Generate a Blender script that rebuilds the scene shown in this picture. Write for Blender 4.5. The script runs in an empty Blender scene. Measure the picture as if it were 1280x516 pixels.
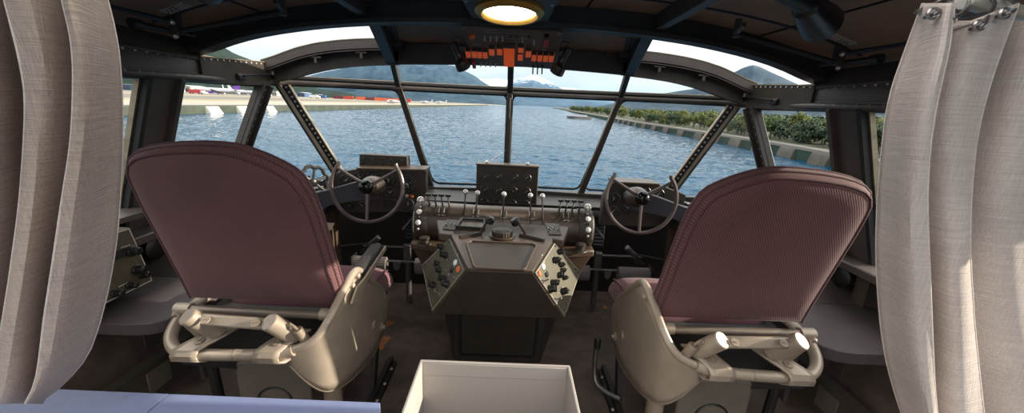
import bpy, bmesh, math, random
from mathutils import Vector, Matrix, noise
random.seed(7)
sc = bpy.context.scene
COL = sc.collection
PI = math.pi
V = Vector

# ------------------------------------------------------------------ camera
F, TH, RO, YA, H = 480.0, math.radians(14.82), math.radians(2.64), math.radians(0.6), 1.25

def ray(px, py):
    dx, dy = px - 640, py - 258
    x = dx * math.cos(RO) + dy * math.sin(RO)
    y = dx * math.sin(RO) - dy * math.cos(RO)
    Y = F * math.cos(TH) + y * math.sin(TH)
    Z = -F * math.sin(TH) + y * math.cos(TH)
    c, s = math.cos(YA), math.sin(YA)
    return V((x * c + Y * s, -x * s + Y * c, Z))

EYE = V((0.018, 0, H))
def at(px, py, Y=None, X=None, Z=None):
    d = ray(px, py)
    t = Y / d.y if Y is not None else (X - EYE.x) / d.x if X is not None else (Z - H) / d.z
    return EYE + d * t
def hit(px, py, p0, n):
    d = ray(px, py)
    return EYE + d * ((V(p0) - EYE).dot(n) / d.dot(n))

cam_d = bpy.data.cameras.new('camera')
cam = bpy.data.objects.new('camera', cam_d)
COL.objects.link(cam)
cam_d.sensor_width = 36.0
cam_d.lens = F / 1280.0 * 36.0
cam_d.clip_start, cam_d.clip_end = 0.02, 60000
fw = V((math.sin(YA) * math.cos(TH), math.cos(YA) * math.cos(TH), -math.sin(TH)))
rt0 = V((math.cos(YA), -math.sin(YA), 0))
up0 = rt0.cross(fw)
rt = rt0 * math.cos(RO) + up0 * math.sin(RO)
up = up0 * math.cos(RO) - rt0 * math.sin(RO)
M = Matrix((rt, up, -fw)).transposed().to_4x4()
M.translation = EYE
cam.matrix_world = M
sc.camera = cam

# ------------------------------------------------------------------ materials
def nodes_of(m):
    m.use_nodes = True
    return m.node_tree.nodes, m.node_tree.links

def mat(name, col, rough=0.6, metal=0.0, var=0.12, vscale=6.0, bump=0.0, bscale=60.0, spec=0.5, wear=None, wear_amt=0.5):
    m = bpy.data.materials.new(name)
    N, L = nodes_of(m)
    b = N['Principled BSDF']
    tc = N.new('ShaderNodeTexCoord')
    nz = N.new('ShaderNodeTexNoise'); nz.inputs['Scale'].default_value = vscale; nz.inputs['Detail'].default_value = 6
    L.new(tc.outputs['Object'], nz.inputs['Vector'])
    rp = N.new('ShaderNodeValToRGB')
    lo = [max(0, c * (1 - var)) for c in col]; hi = [min(1, c * (1 + var)) for c in col]
    rp.color_ramp.elements[0].position = 0.3; rp.color_ramp.elements[0].color = (*lo, 1)
    rp.color_ramp.elements[1].position = 0.7; rp.color_ramp.elements[1].color = (*hi, 1)
    L.new(nz.outputs['Fac'], rp.inputs['Fac'])
    out = rp.outputs['Color']
    if wear:
        n2 = N.new('ShaderNodeTexNoise'); n2.inputs['Scale'].default_value = vscale * 2.3; n2.inputs['Detail'].default_value = 10
        n2.inputs['Roughness'].default_value = 0.7
        L.new(tc.outputs['Object'], n2.inputs['Vector'])
        r2 = N.new('ShaderNodeValToRGB')
        r2.color_ramp.elements[0].position = 0.62; r2.color_ramp.elements[0].color = (0, 0, 0, 1)
        r2.color_ramp.elements[1].position = 0.72; r2.color_ramp.elements[1].color = (wear_amt,) * 3 + (1,)
        L.new(n2.outputs['Fac'], r2.inputs['Fac'])
        mx = N.new('ShaderNodeMixRGB'); mx.inputs['Color2'].default_value = (*wear, 1)
        L.new(r2.outputs['Color'], mx.inputs['Fac']); L.new(out, mx.inputs['Color1'])
        out = mx.outputs['Color']
    L.new(out, b.inputs['Base Color'])
    b.inputs['Roughness'].default_value = rough
    b.inputs['Metallic'].default_value = metal
    b.inputs['Specular IOR Level'].default_value = spec
    if bump > 0:
        n3 = N.new('ShaderNodeTexNoise'); n3.inputs['Scale'].default_value = bscale; n3.inputs['Detail'].default_value = 4
        L.new(tc.outputs['Object'], n3.inputs['Vector'])
        bp = N.new('ShaderNodeBump'); bp.inputs['Strength'].default_value = bump; bp.inputs['Distance'].default_value = 0.004
        L.new(n3.outputs['Fac'], bp.inputs['Height']); L.new(bp.outputs['Normal'], b.inputs['Normal'])
    return m

def emis(name, col, strength):
    m = bpy.data.materials.new(name)
    N, L = nodes_of(m)
    b = N['Principled BSDF']
    b.inputs['Base Color'].default_value = (*col, 1)
    b.inputs['Emission Color'].default_value = (*col, 1)
    b.inputs['Emission Strength'].default_value = strength
    return m

def fabric(name, c1, c2, dirx, dirz, freq, rough=0.85, bump=0.6, translucent=0.0, weave=False):
    """ribbed or woven cloth"""
    m = bpy.data.materials.new(name)
    N, L = nodes_of(m)
    b = N['Principled BSDF']
    tc = N.new('ShaderNodeTexCoord')
    if not weave:
        dp = N.new('ShaderNodeVectorMath'); dp.operation = 'DOT_PRODUCT'
        dp.inputs[1].default_value = (dirx * freq, 0.35 * dirx * freq, dirz * freq)
        L.new(tc.outputs['Object'], dp.inputs[0])
        sn = N.new('ShaderNodeMath'); sn.operation = 'SINE'
        L.new(dp.outputs['Value'], sn.inputs[0])
        ma = N.new('ShaderNodeMapRange'); ma.inputs['From Min'].default_value = -1
        L.new(sn.outputs[0], ma.inputs['Value'])
        h = ma.outputs[0]
    else:
        vals = []
        for sca in ((16, 16, 620), (620, 620, 16)):
            mp = N.new('ShaderNodeMapping'); mp.inputs['Scale'].default_value = sca
            L.new(tc.outputs['Object'], mp.inputs['Vector'])
            nz = N.new('ShaderNodeTexNoise'); nz.inputs['Scale'].default_value = 1.0; nz.inputs['Detail'].default_value = 3
            L.new(mp.outputs[0], nz.inputs['Vector'])
            vals.append(nz.outputs['Fac'])
        ad = N.new('ShaderNodeMath'); ad.operation = 'ADD'
        L.new(vals[0], ad.inputs[0]); L.new(vals[1], ad.inputs[1])
        mr = N.new('ShaderNodeMapRange'); mr.inputs['From Min'].default_value = 0.7; mr.inputs['From Max'].default_value = 1.3
        L.new(ad.outputs[0], mr.inputs['Value'])
        h = mr.outputs[0]
    mx = N.new('ShaderNodeMixRGB'); mx.inputs['Color1'].default_value = (*c1, 1); mx.inputs['Color2'].default_value = (*c2, 1)
    L.new(h, mx.inputs['Fac'])
    n2 = N.new('ShaderNodeTexNoise'); n2.inputs['Scale'].default_value = 5; n2.inputs['Detail'].default_value = 5
    L.new(tc.outputs['Object'], n2.inputs['Vector'])
    r2 = N.new('ShaderNodeValToRGB')
    r2.color_ramp.elements[0].position = .3; r2.color_ramp.elements[0].color = (.8, .8, .8, 1)
    r2.color_ramp.elements[1].position = .7; r2.color_ramp.elements[1].color = (1, 1, 1, 1)
    L.new(n2.outputs['Fac'], r2.inputs['Fac'])
    ml = N.new('ShaderNodeMixRGB'); ml.blend_type = 'MULTIPLY'; ml.inputs['Fac'].default_value = 1
    L.new(mx.outputs[0], ml.inputs['Color1']); L.new(r2.outputs['Color'], ml.inputs['Color2'])
    L.new(ml.outputs[0], b.inputs['Base Color'])
    b.inputs['Roughness'].default_value = rough
    b.inputs['Specular IOR Level'].default_value = 0.2
    b.inputs['Sheen Weight'].default_value = 0.15
    bp = N.new('ShaderNodeBump'); bp.inputs['Strength'].default_value = bump; bp.inputs['Distance'].default_value = 0.002
    L.new(h, bp.inputs['Height']); L.new(bp.outputs['Normal'], b.inputs['Normal'])
    if translucent:
        tr = N.new('ShaderNodeBsdfTranslucent'); L.new(ml.outputs[0], tr.inputs['Color'])
        ms = N.new('ShaderNodeMixShader'); ms.inputs['Fac'].default_value = translucent
        L.new(b.outputs[0], ms.inputs[1]); L.new(tr.outputs[0], ms.inputs[2])
        L.new(ms.outputs[0], N['Material Output'].inputs['Surface'])
    return m

def glass_mat():
    m = bpy.data.materials.new('window_glass')
    N, L = nodes_of(m)
    N.remove(N['Principled BSDF'])
    t = N.new('ShaderNodeBsdfTransparent'); t.inputs['Color'].default_value = (0.97, 0.985, 0.985, 1)
    g = N.new('ShaderNodeBsdfGlossy'); g.inputs['Roughness'].default_value = 0.02
    lw = N.new('ShaderNodeLayerWeight'); lw.inputs['Blend'].default_value = 0.5
    pw = N.new('ShaderNodeMath'); pw.operation = 'POWER'; pw.inputs[1].default_value = 4.0
    L.new(lw.outputs['Facing'], pw.inputs[0])
    fr = N.new('ShaderNodeMath'); fr.operation = 'MULTIPLY_ADD'; fr.inputs[1].default_value = 0.13; fr.inputs[2].default_value = 0.015
    L.new(pw.outputs[0], fr.inputs[0])
    ms = N.new('ShaderNodeMixShader')
    L.new(fr.outputs[0], ms.inputs['Fac']); L.new(t.outputs[0], ms.inputs[1]); L.new(g.outputs[0], ms.inputs[2])
    L.new(ms.outputs[0], N['Material Output'].inputs['Surface'])
    return m

M_frame = mat('dark_frame_paint', (0.042, 0.034, 0.028), 0.45, 0.0, 0.25, 9, 0.15, 90, wear=(0.10, 0.09, 0.085), wear_amt=0.35)
M_frame2 = mat('violet_grey_frame_paint', (0.074, 0.060, 0.055), 0.48, 0.0, 0.2, 9, 0.15, 90)
M_ceil = mat('brown_ceiling_paint', (0.30, 0.21, 0.145), 0.7, 0, 0.2, 4, 0.25, 120)
M_wall = mat('dark_hull_paint', (0.078, 0.063, 0.052), 0.6, 0, 0.2, 5, 0.2, 80)
M_black = mat('black_paint', (0.012, 0.011, 0.011), 0.5, 0, 0.2, 10)
M_seal = mat('black_rubber_seal', (0.010, 0.010, 0.010), 0.6)
M_edge = mat('bare_edge_metal', (0.30, 0.25, 0.18), 0.4, 0.6, 0.2, 30)
M_flange = mat('sunlit_beige_flange', (0.26, 0.225, 0.18), 0.45, 0.2, 0.15, 20)  # light-grey flange, with its sunlit beige put into the colour
M_lrivet = mat('pale_rivet', (0.36, 0.34, 0.32), 0.35, 0.3)
M_rivet = mat('rivet_metal', (0.11, 0.105, 0.105), 0.35, 0.5)
M_floor = mat('worn_brown_floor', (0.105, 0.075, 0.062), 0.62, 0, 0.35, 11, 0.5, 40, wear=(0.21, 0.165, 0.145), wear_amt=0.8)
M_rust = mat('orange_primer', (0.42, 0.15, 0.05), 0.8, 0, 0.3, 40)
M_cream = mat('cream_metal', (0.42, 0.345, 0.275), 0.36, 0.25, 0.10, 14, 0.08, 200, wear=(0.36, 0.31, 0.26), wear_amt=0.5)
M_creamd = mat('cream_metal_worn', (0.34, 0.275, 0.215), 0.45, 0.3, 0.12, 14, 0.08, 200)
M_steel = mat('brushed_steel', (0.42, 0.40, 0.38), 0.3, 0.9, 0.1, 30)
M_dsteel = mat('dull_steel', (0.20, 0.19, 0.19), 0.38, 0.85, 0.15, 30)
M_silver = mat('silver_ball', (0.75, 0.74, 0.72), 0.22, 0.7, 0.05)
M_white = mat('white_button', (0.85, 0.85, 0.85), 0.35, 0, 0.02)
M_panel = mat('dark_panel_paint', (0.036, 0.027, 0.021), 0.5, 0, 0.18, 12, 0.15, 120)
M_console = mat('brown_console_paint', (0.076, 0.049, 0.032), 0.42, 0, 0.16, 10, 0.12, 120, wear=(0.13, 0.10, 0.08), wear_amt=0.5)
M_olive = mat('olive_panel_paint', (0.080, 0.068, 0.040), 0.45, 0, 0.2, 12, 0.15, 150, wear=(0.09, 0.085, 0.06), wear_amt=0.6)
M_drum = mat('drum_worn_metal', (0.090, 0.068, 0.055), 0.36, 0.4, 0.2, 14, 0.1, 150, wear=(0.24, 0.18, 0.14), wear_amt=0.5)
M_knob = mat('black_knob', (0.012, 0.012, 0.012), 0.35)
M_ball = mat('gloss_black_ball', (0.006, 0.006, 0.006), 0.08, 0, 0.02, spec=0.4)
M_dial = mat('gauge_dial', (0.018, 0.021, 0.023), 0.35, 0, 0.1)
M_bezel = mat('gauge_bezel', (0.035, 0.034, 0.034), 0.38, 0.3)
M_mark = mat('pale_marking', (0.50, 0.49, 0.44), 0.6, 0, 0.05)
M_needle = mat('amber_needle', (0.62, 0.38, 0.14), 0.5, 0, 0.05)
M_orange = emis('orange_indicator', (0.80, 0.13, 0.03), 0.20)
M_orange_lens = mat('orange_lens', (0.70, 0.16, 0.04), 0.35)
M_dmark = mat('dial_marking', (0.30, 0.30, 0.29), 0.6)
M_red = mat('red_guard', (0.50, 0.025, 0.025), 0.4, 0, 0.08)
M_yoke = mat('yoke_paint', (0.115, 0.092, 0.090), 0.33, 0.35, 0.15, 20)
M_arm = mat('blue_grey_arm_paint', (0.040, 0.042, 0.058), 0.45, 0, 0.15, 10)
M_ped = mat('grey_pedal_rubber', (0.150, 0.128, 0.122), 0.6, 0, 0.1, 20)
M_shelf = mat('shelf_paint', (0.068, 0.054, 0.056), 0.55, 0, 0.12, 8, 0.15, 100, wear=(0.16, 0.14, 0.14), wear_amt=0.4)
M_arm_pad = mat('dark_armrest_leather', (0.026, 0.022, 0.019), 0.6, 0, 0.25, 30, 0.3, 150)
M_pipe = mat('maroon_piping', (0.095, 0.038, 0.045), 0.8, 0, 0.1)
M_box = mat('white_box_paint', (0.42, 0.38, 0.355), 0.6, 0, 0.04, 3, 0.08, 60)
M_table = mat('blue_table_paint', (0.20, 0.235, 0.40), 0.5, 0, 0.07, 5, 0.25, 50, wear=(0.16, 0.18, 0.31), wear_amt=0.7)
M_tabled = mat('dark_table_edge', (0.05, 0.05, 0.07), 0.6)
M_gold = mat('gold_lamp_ring', (0.62, 0.36, 0.08), 0.35, 0.7, 0.1)
M_lamp = emis('lamp_glow', (1.0, 0.93, 0.80), 9.0)
M_plate = mat('lamp_plate_paint', (0.055, 0.048, 0.038), 0.5, 0, 0.15, 10)
M_seat = fabric('maroon_corduroy', (0.115, 0.050, 0.052), (0.190, 0.093, 0.095), 1.0, 0.62, 830, bump=0.18)
M_cush = fabric('rose_seat_cloth', (0.15, 0.062, 0.078), (0.23, 0.105, 0.122), 1.0, 0.5, 900, bump=0.3)
M_cloth_shaded = fabric('linen_shaded', (0.42, 0.325, 0.265), (0.62, 0.495, 0.415), 1, 1, 1, bump=0.35, translucent=0.12, weave=True)  # left curtain: linen darkened for the weaker light on it
M_cloth_lit = fabric('linen_lit', (0.58, 0.49, 0.44), (0.80, 0.69, 0.625), 1, 1, 1, bump=0.35, translucent=0.12, weave=True)  # right curtain: same linen, lightened for the brighter light on it
M_opanel = mat('overhead_panel_paint', (0.16, 0.115, 0.082), 0.5, 0, 0.15, 12, 0.1, 120)
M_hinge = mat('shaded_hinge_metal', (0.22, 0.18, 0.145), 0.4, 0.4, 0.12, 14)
M_base = mat('seat_base_paint', (0.16, 0.135, 0.11), 0.5, 0.1, 0.12, 14)
M_hem = fabric('linen_hem', (0.62, 0.52, 0.45), (0.80, 0.70, 0.63), 1, 1, 1, bump=0.3, weave=True)
M_glass = glass_mat()

# ------------------------------------------------------------------ mesh helpers
class B:
    def __init__(s): s.bm = bmesh.new()
    def face(s, pts):
        vs = [s.bm.verts.new(V(p)) for p in pts]
        return s.bm.faces.new(vs)
    def box(s, c, size, rot=None):
        c = V(c); h = V(size) * 0.5
        vs = []
        for x in (-1, 1):
            for y in (-1, 1):
                for z in (-1, 1):
                    p = V((x * h.x, y * h.y, z * h.z))
                    if rot is not None: p = rot @ p
                    vs.append(s.bm.verts.new(c + p))
        for f in ((0, 1, 3, 2), (4, 6, 7, 5), (0, 4, 5, 1), (2, 3, 7, 6), (0, 2, 6, 4), (1, 5, 7, 3)):
            s.bm.faces.new([vs[i] for i in f])
        return s
    def obox(s, c, u, v, w, su, sv, sw):
        u, v, w = V(u).normalized(), V(v).normalized(), V(w).normalized()
        return s.box(c, (su, sv, sw), Matrix((u, v, w)).transposed())
    def prism(s, pts, ext):
        e = V(ext); n = len(pts)
        a = [s.bm.verts.new(V(p)) for p in pts]; b = [s.bm.verts.new(V(p) + e) for p in pts]
        s.bm.faces.new(a); s.bm.faces.new(b[::-1])
        for i in range(n):
            j = (i + 1) % n
            s.bm.faces.new((a[i], b[i], b[j], a[j]))
        return s
    def loft(s, A, Bp):
        n = len(A)
        a = [s.bm.verts.new(V(p)) for p in A]; b = [s.bm.verts.new(V(p)) for p in Bp]
        s.bm.faces.new(a); s.bm.faces.new(b[::-1])
        for i in range(n):
            j = (i + 1) % n
            s.bm.faces.new((a[i], b[i], b[j], a[j]))
        return s
    def tube(s, pts, r, n=10, closed=False, cap=True, flat=None):
        pts = [V(p) for p in pts]; k = len(pts)
        rs = r if isinstance(r, (list, tuple)) else [r] * k
        rings = []; prev = None
        for i, p in enumerate(pts):
            if closed: t = pts[(i + 1) % k] - pts[i - 1]
            else: t = pts[min(i + 1, k - 1)] - pts[max(i - 1, 0)]
            t.normalize()
            if prev is None:
                a = V((0, 0, 1)) if abs(t.z) < 0.9 else V((1, 0, 0))
                u = t.cross(a).normalized()
            else:
                u = (prev - t * prev.dot(t)).normalized()
            prev = u; w = t.cross(u)
            rings.append([s.bm.verts.new(p + (u * math.cos(2 * PI * j / n) + w * math.sin(2 * PI * j / n)) * rs[i]) for j in range(n)])
        for i in range(k if closed else k - 1):
            A, Bq = rings[i], rings[(i + 1) % k]
            for j in range(n):
                s.bm.faces.new((A[j], A[(j + 1) % n], Bq[(j + 1) % n], Bq[j]))
        if cap and not closed:
            s.bm.faces.new(rings[0][::-1]); s.bm.faces.new(rings[-1])
        return s
    def cyl(s, p0, p1, r0, r1=None, n=16):
        return s.tube([p0, p1], [r0, r0 if r1 is None else r1], n)
    def lathe(s, c, axis, prof, n=24, cap0=True, cap1=True, squash=None):
        """prof: list of (radius, height along axis)"""
        c = V(c); w = V(axis).normalized()
        a = V((0, 0, 1)) if abs(w.z) < 0.9 else V((1, 0, 0))
        u = w.cross(a).normalized(); v = w.cross(u)
        rings = []
        for r, h in prof:
            rings.append([s.bm.verts.new(c + w * h + (u * math.cos(2 * PI * j / n) + v * math.sin(2 * PI * j / n)) * max(r, 1e-5)) for j in range(n)])
        for i in range(len(rings) - 1):
            for j in range(n):
                s.bm.faces.new((rings[i][j], rings[i][(j + 1) % n], rings[i + 1][(j + 1) % n], rings[i + 1][j]))
        if cap0: s.bm.faces.new(rings[0][::-1])
        if cap1: s.bm.faces.new(rings[-1])
        return s
    def ball(s, c, r, n=16, m=10, sq=(1, 1, 1)):
        c = V(c); rings = []
        for i in range(1, m):
            a = PI * i / m
            rings.append([s.bm.verts.new(c + V((math.sin(a) * math.cos(2 * PI * j / n) * r * sq[0], math.sin(a) * math.sin(2 * PI * j / n) * r * sq[1], math.cos(a) * r * sq[2]))) for j in range(n)])
        top = s.bm.verts.new(c + V((0, 0, r * sq[2]))); bot = s.bm.verts.new(c - V((0, 0, r * sq[2])))
        for j in range(n):
            s.bm.faces.new((top, rings[0][j], rings[0][(j + 1) % n]))
            s.bm.faces.new((bot, rings[-1][(j + 1) % n], rings[-1][j]))
            for i in range(len(rings) - 1):
                s.bm.faces.new((rings[i][j], rings[i + 1][j], rings[i + 1][(j + 1) % n], rings[i][(j + 1) % n]))
        return s
    def grid(s, rows, closed_u=False):
        vs = [[s.bm.verts.new(V(p)) for p in r] for r in rows]
        for i in range(len(vs) - 1):
            for j in range(len(vs[0]) - (0 if closed_u else 1)):
                k = (j + 1) % len(vs[0])
                s.bm.faces.new((vs[i][j], vs[i][k], vs[i + 1][k], vs[i + 1][j]))
        return s
    def band(s, curve, y0, y1, a0, a1):
        """curve (x, z) list swept as a solid strip between Y y0..y1 and height offsets a0..a1"""
        rows = []
        for x, z in curve:
            rows.append([V((x, y0, z + a0)), V((x, y1, z + a0)), V((x, y1, z + a1)), V((x, y0, z + a1))])
        s.grid(rows, True)
        s.bm.faces.new([s.bm.verts.new(p) for p in rows[0]]); s.bm.faces.new([s.bm.verts.new(p) for p in rows[-1][::-1]])
        return s
    def rivet(s, p, n, r=0.006, h=0.004):
        k = len(s.bm.faces)
        s.lathe(p, n, [(r, 0), (r * 0.8, h * 0.6), (r * 0.35, h)], 7, False, True)
        s.bm.faces.ensure_lookup_table()
        for f in s.bm.faces[k:]: f.material_index = 1
        return s
    def screw(s, p, n, r=0.007):
        return s.lathe(p, n, [(r, -0.001), (r, 0.0025), (r * 0.7, 0.004)], 12, False, True)

ROOTLOC = {}
def obj(name, b, m, parent=None, bevel=0.0, smooth=35, solid=0.0, subsurf=0, merge=True, recalc=True):
    bm = b.bm
    if merge: bmesh.ops.remove_doubles(bm, verts=bm.verts, dist=1e-5)
    if recalc: bmesh.ops.recalc_face_normals(bm, faces=bm.faces)
    me = bpy.data.meshes.new(name)
    loc = V((0, 0, 0))
    if parent is not None:
        loc = ROOTLOC.get(parent, V((0, 0, 0)))
        bmesh.ops.translate(bm, verts=bm.verts, vec=-loc)
    two = any(f.material_index == 1 for f in bm.faces)
    bm.to_mesh(me); bm.free()
    ms = m if isinstance(m, (list, tuple)) else [m]
    if two and len(ms) == 1: ms = [m, M_lrivet]
    for k in ms: me.materials.append(k)
    o = bpy.data.objects.new(name, me)
    COL.objects.link(o)
    if parent is not None:
        o.parent = parent
        ROOTLOC[o] = loc
    for p in me.polygons: p.use_smooth = True
    me.set_sharp_from_angle(angle=math.radians(smooth))
    if solid:
        md = o.modifiers.new('solid', 'SOLIDIFY'); md.thickness = solid; md.offset = 0
    if bevel:
        md = o.modifiers.new('bevel', 'BEVEL'); md.width = bevel; md.segments = 2; md.limit_method = 'ANGLE'; md.angle_limit = math.radians(40)
    if subsurf:
        md = o.modifiers.new('sub', 'SUBSURF'); md.levels = subsurf; md.render_levels = subsurf
    return o
def tag(o, label, cat, group=None, kind=None):
    o['label'] = label; o['category'] = cat
    if group: o['group'] = group
    if kind: o['kind'] = kind
    return o
def thing(name, label, cat, loc, group=None):
    o = bpy.data.objects.new(name, None); COL.objects.link(o)
    o.empty_display_size = 0.05
    o.location = loc; ROOTLOC[o] = V(loc)
    return tag(o, label, cat, group)
def struct(name, b, m, label=None, cat=None, **k):
    o = obj(name, b, m, **k)
    o['kind'] = 'structure'
    if label: o['label'] = label
    if cat: o['category'] = cat
    return o
def dup(root, loc, rotz=0.0, scale=1.0, label=None, group=None):
    r = root.copy(); COL.objects.link(r); r.location = loc; r.rotation_euler = (0, 0, rotz); r.scale = (scale,) * 3 if not isinstance(scale, tuple) else scale
    if label: r['label'] = label
    if group: r['group'] = group
    for ch in root.children:
        c = ch.copy(); COL.objects.link(c); c.parent = r
        for g in ch.children:
            d = g.copy(); COL.objects.link(d); d.parent = c
    return r
def interp(tab, x):
    if x <= tab[0][0]: return tab[0][1]
    for (a, b), (c, d) in zip(tab, tab[1:]):
        if x <= c:
            return b + (d - b) * (x - a) / (c - a)
    return tab[-1][1]
def smoothpath(pts, k=6):
    """Catmull-Rom through points"""
    pts = [V(p) for p in pts]; out = []
    n = len(pts)
    for i in range(n - 1):
        p0, p1, p2, p3 = pts[max(i - 1, 0)], pts[i], pts[i + 1], pts[min(i + 2, n - 1)]
        for j in range(k):
            t = j / k
            out.append(0.5 * ((2 * p1) + (p2 - p0) * t + (2 * p0 - 5 * p1 + 4 * p2 - p3) * t * t + (3 * p1 - p0 - 3 * p2 + p3) * t ** 3))
    out.append(pts[-1])
    return out
# ================================================================== OUTSIDE
WZ, LZ = -2.75, -1.45
def water_mat():
    m = bpy.data.materials.new('harbour_water')
    N, L = nodes_of(m); b = N['Principled BSDF']
    b.inputs['Base Color'].default_value = (0.004, 0.050, 0.100, 1)
    b.inputs['Roughness'].default_value = 0.09
    b.inputs['IOR'].default_value = 1.19
    tc = N.new('ShaderNodeTexCoord')
    hs = []
    for sca, dist in (((0.55, 0.9, 1), 1.0), ((2.2, 3.4, 1), 0.42), ((0.06, 0.11, 1), 2.2)):
        mp = N.new('ShaderNodeMapping'); mp.inputs['Scale'].default_value = sca; mp.inputs['Rotation'].default_value = (0, 0, 0.35)
        L.new(tc.outputs['Object'], mp.inputs['Vector'])
        nz = N.new('ShaderNodeTexNoise'); nz.inputs['Scale'].default_value = 1; nz.inputs['Detail'].default_value = 4
        L.new(mp.outputs[0], nz.inputs['Vector'])
        mu = N.new('ShaderNodeMath'); mu.operation = 'MULTIPLY'; mu.inputs[1].default_value = dist
        L.new(nz.outputs['Fac'], mu.inputs[0]); hs.append(mu.outputs[0])
    a1 = N.new('ShaderNodeMath'); L.new(hs[0], a1.inputs[0]); L.new(hs[1], a1.inputs[1])
    a2 = N.new('ShaderNodeMath'); L.new(a1.outputs[0], a2.inputs[0]); L.new(hs[2], a2.inputs[1])
    bp = N.new('ShaderNodeBump'); bp.inputs['Strength'].default_value = 1.0; bp.inputs['Distance'].default_value = 0.35
    L.new(a2.outputs[0], bp.inputs['Height']); L.new(bp.outputs['Normal'], b.inputs['Normal'])
    return m
M_water = water_mat()
w = B()
WF = WZ - .10
w.face([(-3000, -300, WF), (3000, -300, WF), (9000, 16000, WF), (-9000, 16000, WF)])
# wavelets: a fan of real ripples, finer towards the shore-side viewer
def ripple(x, y, r):
    k = min(1.0, 900 / r) if r > 300 else 1.0
    h = .12 * noise.noise(V((x * .33 + y * .10, y * .62, 1.3))) + .090 * noise.noise(V((x * .85 - y * .2, y * 1.5, 7.1)))
    if r < 160: h += .045 * noise.noise(V((x * 2.3, y * 3.6, 3.7)))
    return h * k
NR, NA = 430, 620
vs_ = []
for i in range(NR):
    r = 11.0 * (900.0 / 11.0) ** (i / (NR - 1))
    for j in range(NA):
        a = math.radians(-57 + 114 * j / (NA - 1))
        x, y = r * math.sin(a), r * math.cos(a)
        vs_.append((x, y, WZ + ripple(x, y, r) * min(1, (NR - 1 - i) / 30)))
me_ = bpy.data.meshes.new('water_ripples')
me_.from_pydata(vs_, [], [(i * NA + j, i * NA + j + 1, (i + 1) * NA + j + 1, (i + 1) * NA + j) for i in range(NR - 1) for j in range(NA - 1)])
for p_ in me_.polygons: p_.use_smooth = True
me_.materials.append(M_water)
wo = bpy.data.objects.new('water_ripples', me_); COL.objects.link(wo); wo['kind'] = 'structure'; wo['label'] = 'rippled blue harbour water outside the windshield'
struct('water', w, M_water, 'open harbour water reaching to the mountains', 'water')

M_conc = mat('pale_concrete', (0.31, 0.275, 0.225), 0.9, 0, 0.12, 0.05)
M_asph = mat('runway_grey', (0.14, 0.13, 0.115), 0.9, 0, 0.12, 0.02)
M_tan = mat('dry_grass', (0.25, 0.21, 0.13), 0.95, 0, 0.2, 0.05)
M_apron = mat('apron_grey', (0.17, 0.155, 0.14), 0.9, 0, 0.1, 0.02)
M_blockw = mat('white_block', (0.82, 0.78, 0.64), 0.85, 0, 0.08, 0.6)
M_green = mat('algae_green_wall', (0.005, 0.028, 0.017), 0.8, 0, 0.35, 0.7)
M_qblock = mat('quay_block_grey', (0.075, 0.068, 0.056), 0.9, 0, 0.3, 1.2, 0.6, 3)
M_qwall = mat('dark_quay_wall', (0.045, 0.055, 0.040), 0.9, 0, 0.3, 0.5)

def strip(x0, x1, y0, y1, z, t=0.5):
    b = B(); b.box(((x0 + x1) / 2, (y0 + y1) / 2, z - t / 2), (abs(x1 - x0), y1 - y0, t)); return b
SX = -55
struct('ground_quay', strip(SX - 5, SX, -200, 900, LZ, 1.5), M_qwall)
struct('ground_shoulder', strip(SX - 31, SX - 5, -200, 900, LZ, 1.5), M_conc)
struct('ground_grass', strip(SX - 46, SX - 31, -200, 900, LZ + .02, 1.5), M_tan)
struct('ground_runway', strip(SX - 105, SX - 46, -200, 900, LZ, 1.5), M_asph)
struct('ground_verge', strip(SX - 150, SX - 105, -200, 900, LZ + .02, 1.5), M_tan)
struct('ground_apron', strip(SX - 1500, SX - 150, -200, 1500, LZ, 1.5), M_apron)
struct('ground_spit', strip(-420, -62, 900, 2300, LZ - .6, 1.0), M_tan)
# white quay blocks with a dark return face, at the waterline of the airfield
for i, y in enumerate((38, 50, 59.5, 71, 79, 88, 101)):
    b = B()
    b.prism([(SX - .1, y, WZ - .2), (SX + 1.2, y, WZ - .2), (SX + .3, y, LZ - .05), (SX - .1, y, LZ - .05)], (0, 2.9, 0))
    o = obj('quay_block', b, M_blockw, bevel=.04)
    pos = ['hidden behind the left curtain', 'beside the left curtain', 'behind the wide side post', 'middle of the side window', 'left of the riveted post', 'right of the riveted post', 'in the triangular pane'][i]
    tag(o, 'white quay block at the airfield waterline, ' + pos, 'block', 'white quay blocks of the airfield')

# right-hand shore
SR = [(24.5, -30), (25.5, 20), (27.2, 30), (28.6, 38), (29.6, 46), (31.5, 98), (38, 180), (50, 330), (64, 470), (85, 700), (120, 1200)]
def srx(y):
    return interp([(b, a) for a, b in SR], y)
b = B(); ys = [-30, 10, 20, 30, 38, 46, 60, 80, 98, 140, 180, 250, 330, 400, 470, 700, 1200]
b.grid([[(srx(y), y, WZ - .3), (srx(y), y, LZ - .35), (srx(y) + .25, y, LZ - .3)] for y in ys])
struct('ground_quay_wall', b, M_green)
b = B(); b.grid([[(srx(y) - .05, y, LZ - .32), (srx(y) - .05, y, LZ - .06), (srx(y) + 1.5, y, LZ - .05)] for y in ys])
struct('ground_quay_path', b, M_apron)
M_under = mat('undergrowth', (0.035, 0.045, 0.018), 0.95, 0, 0.4, 0.8, 0.8, 3)
b = B(); b.grid([[(srx(y) + 1.5, y, LZ - .05), (srx(y) + 3, y, LZ), (srx(y) + 400, y, LZ + .2)] for y in ys])
struct('ground_shore', b, M_under)
ORD = 'first second third fourth fifth sixth seventh eighth ninth tenth eleventh twelfth thirteenth fourteenth fifteenth sixteenth seventeenth eighteenth'.split()
yb = 22.0; nb = 0
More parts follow.
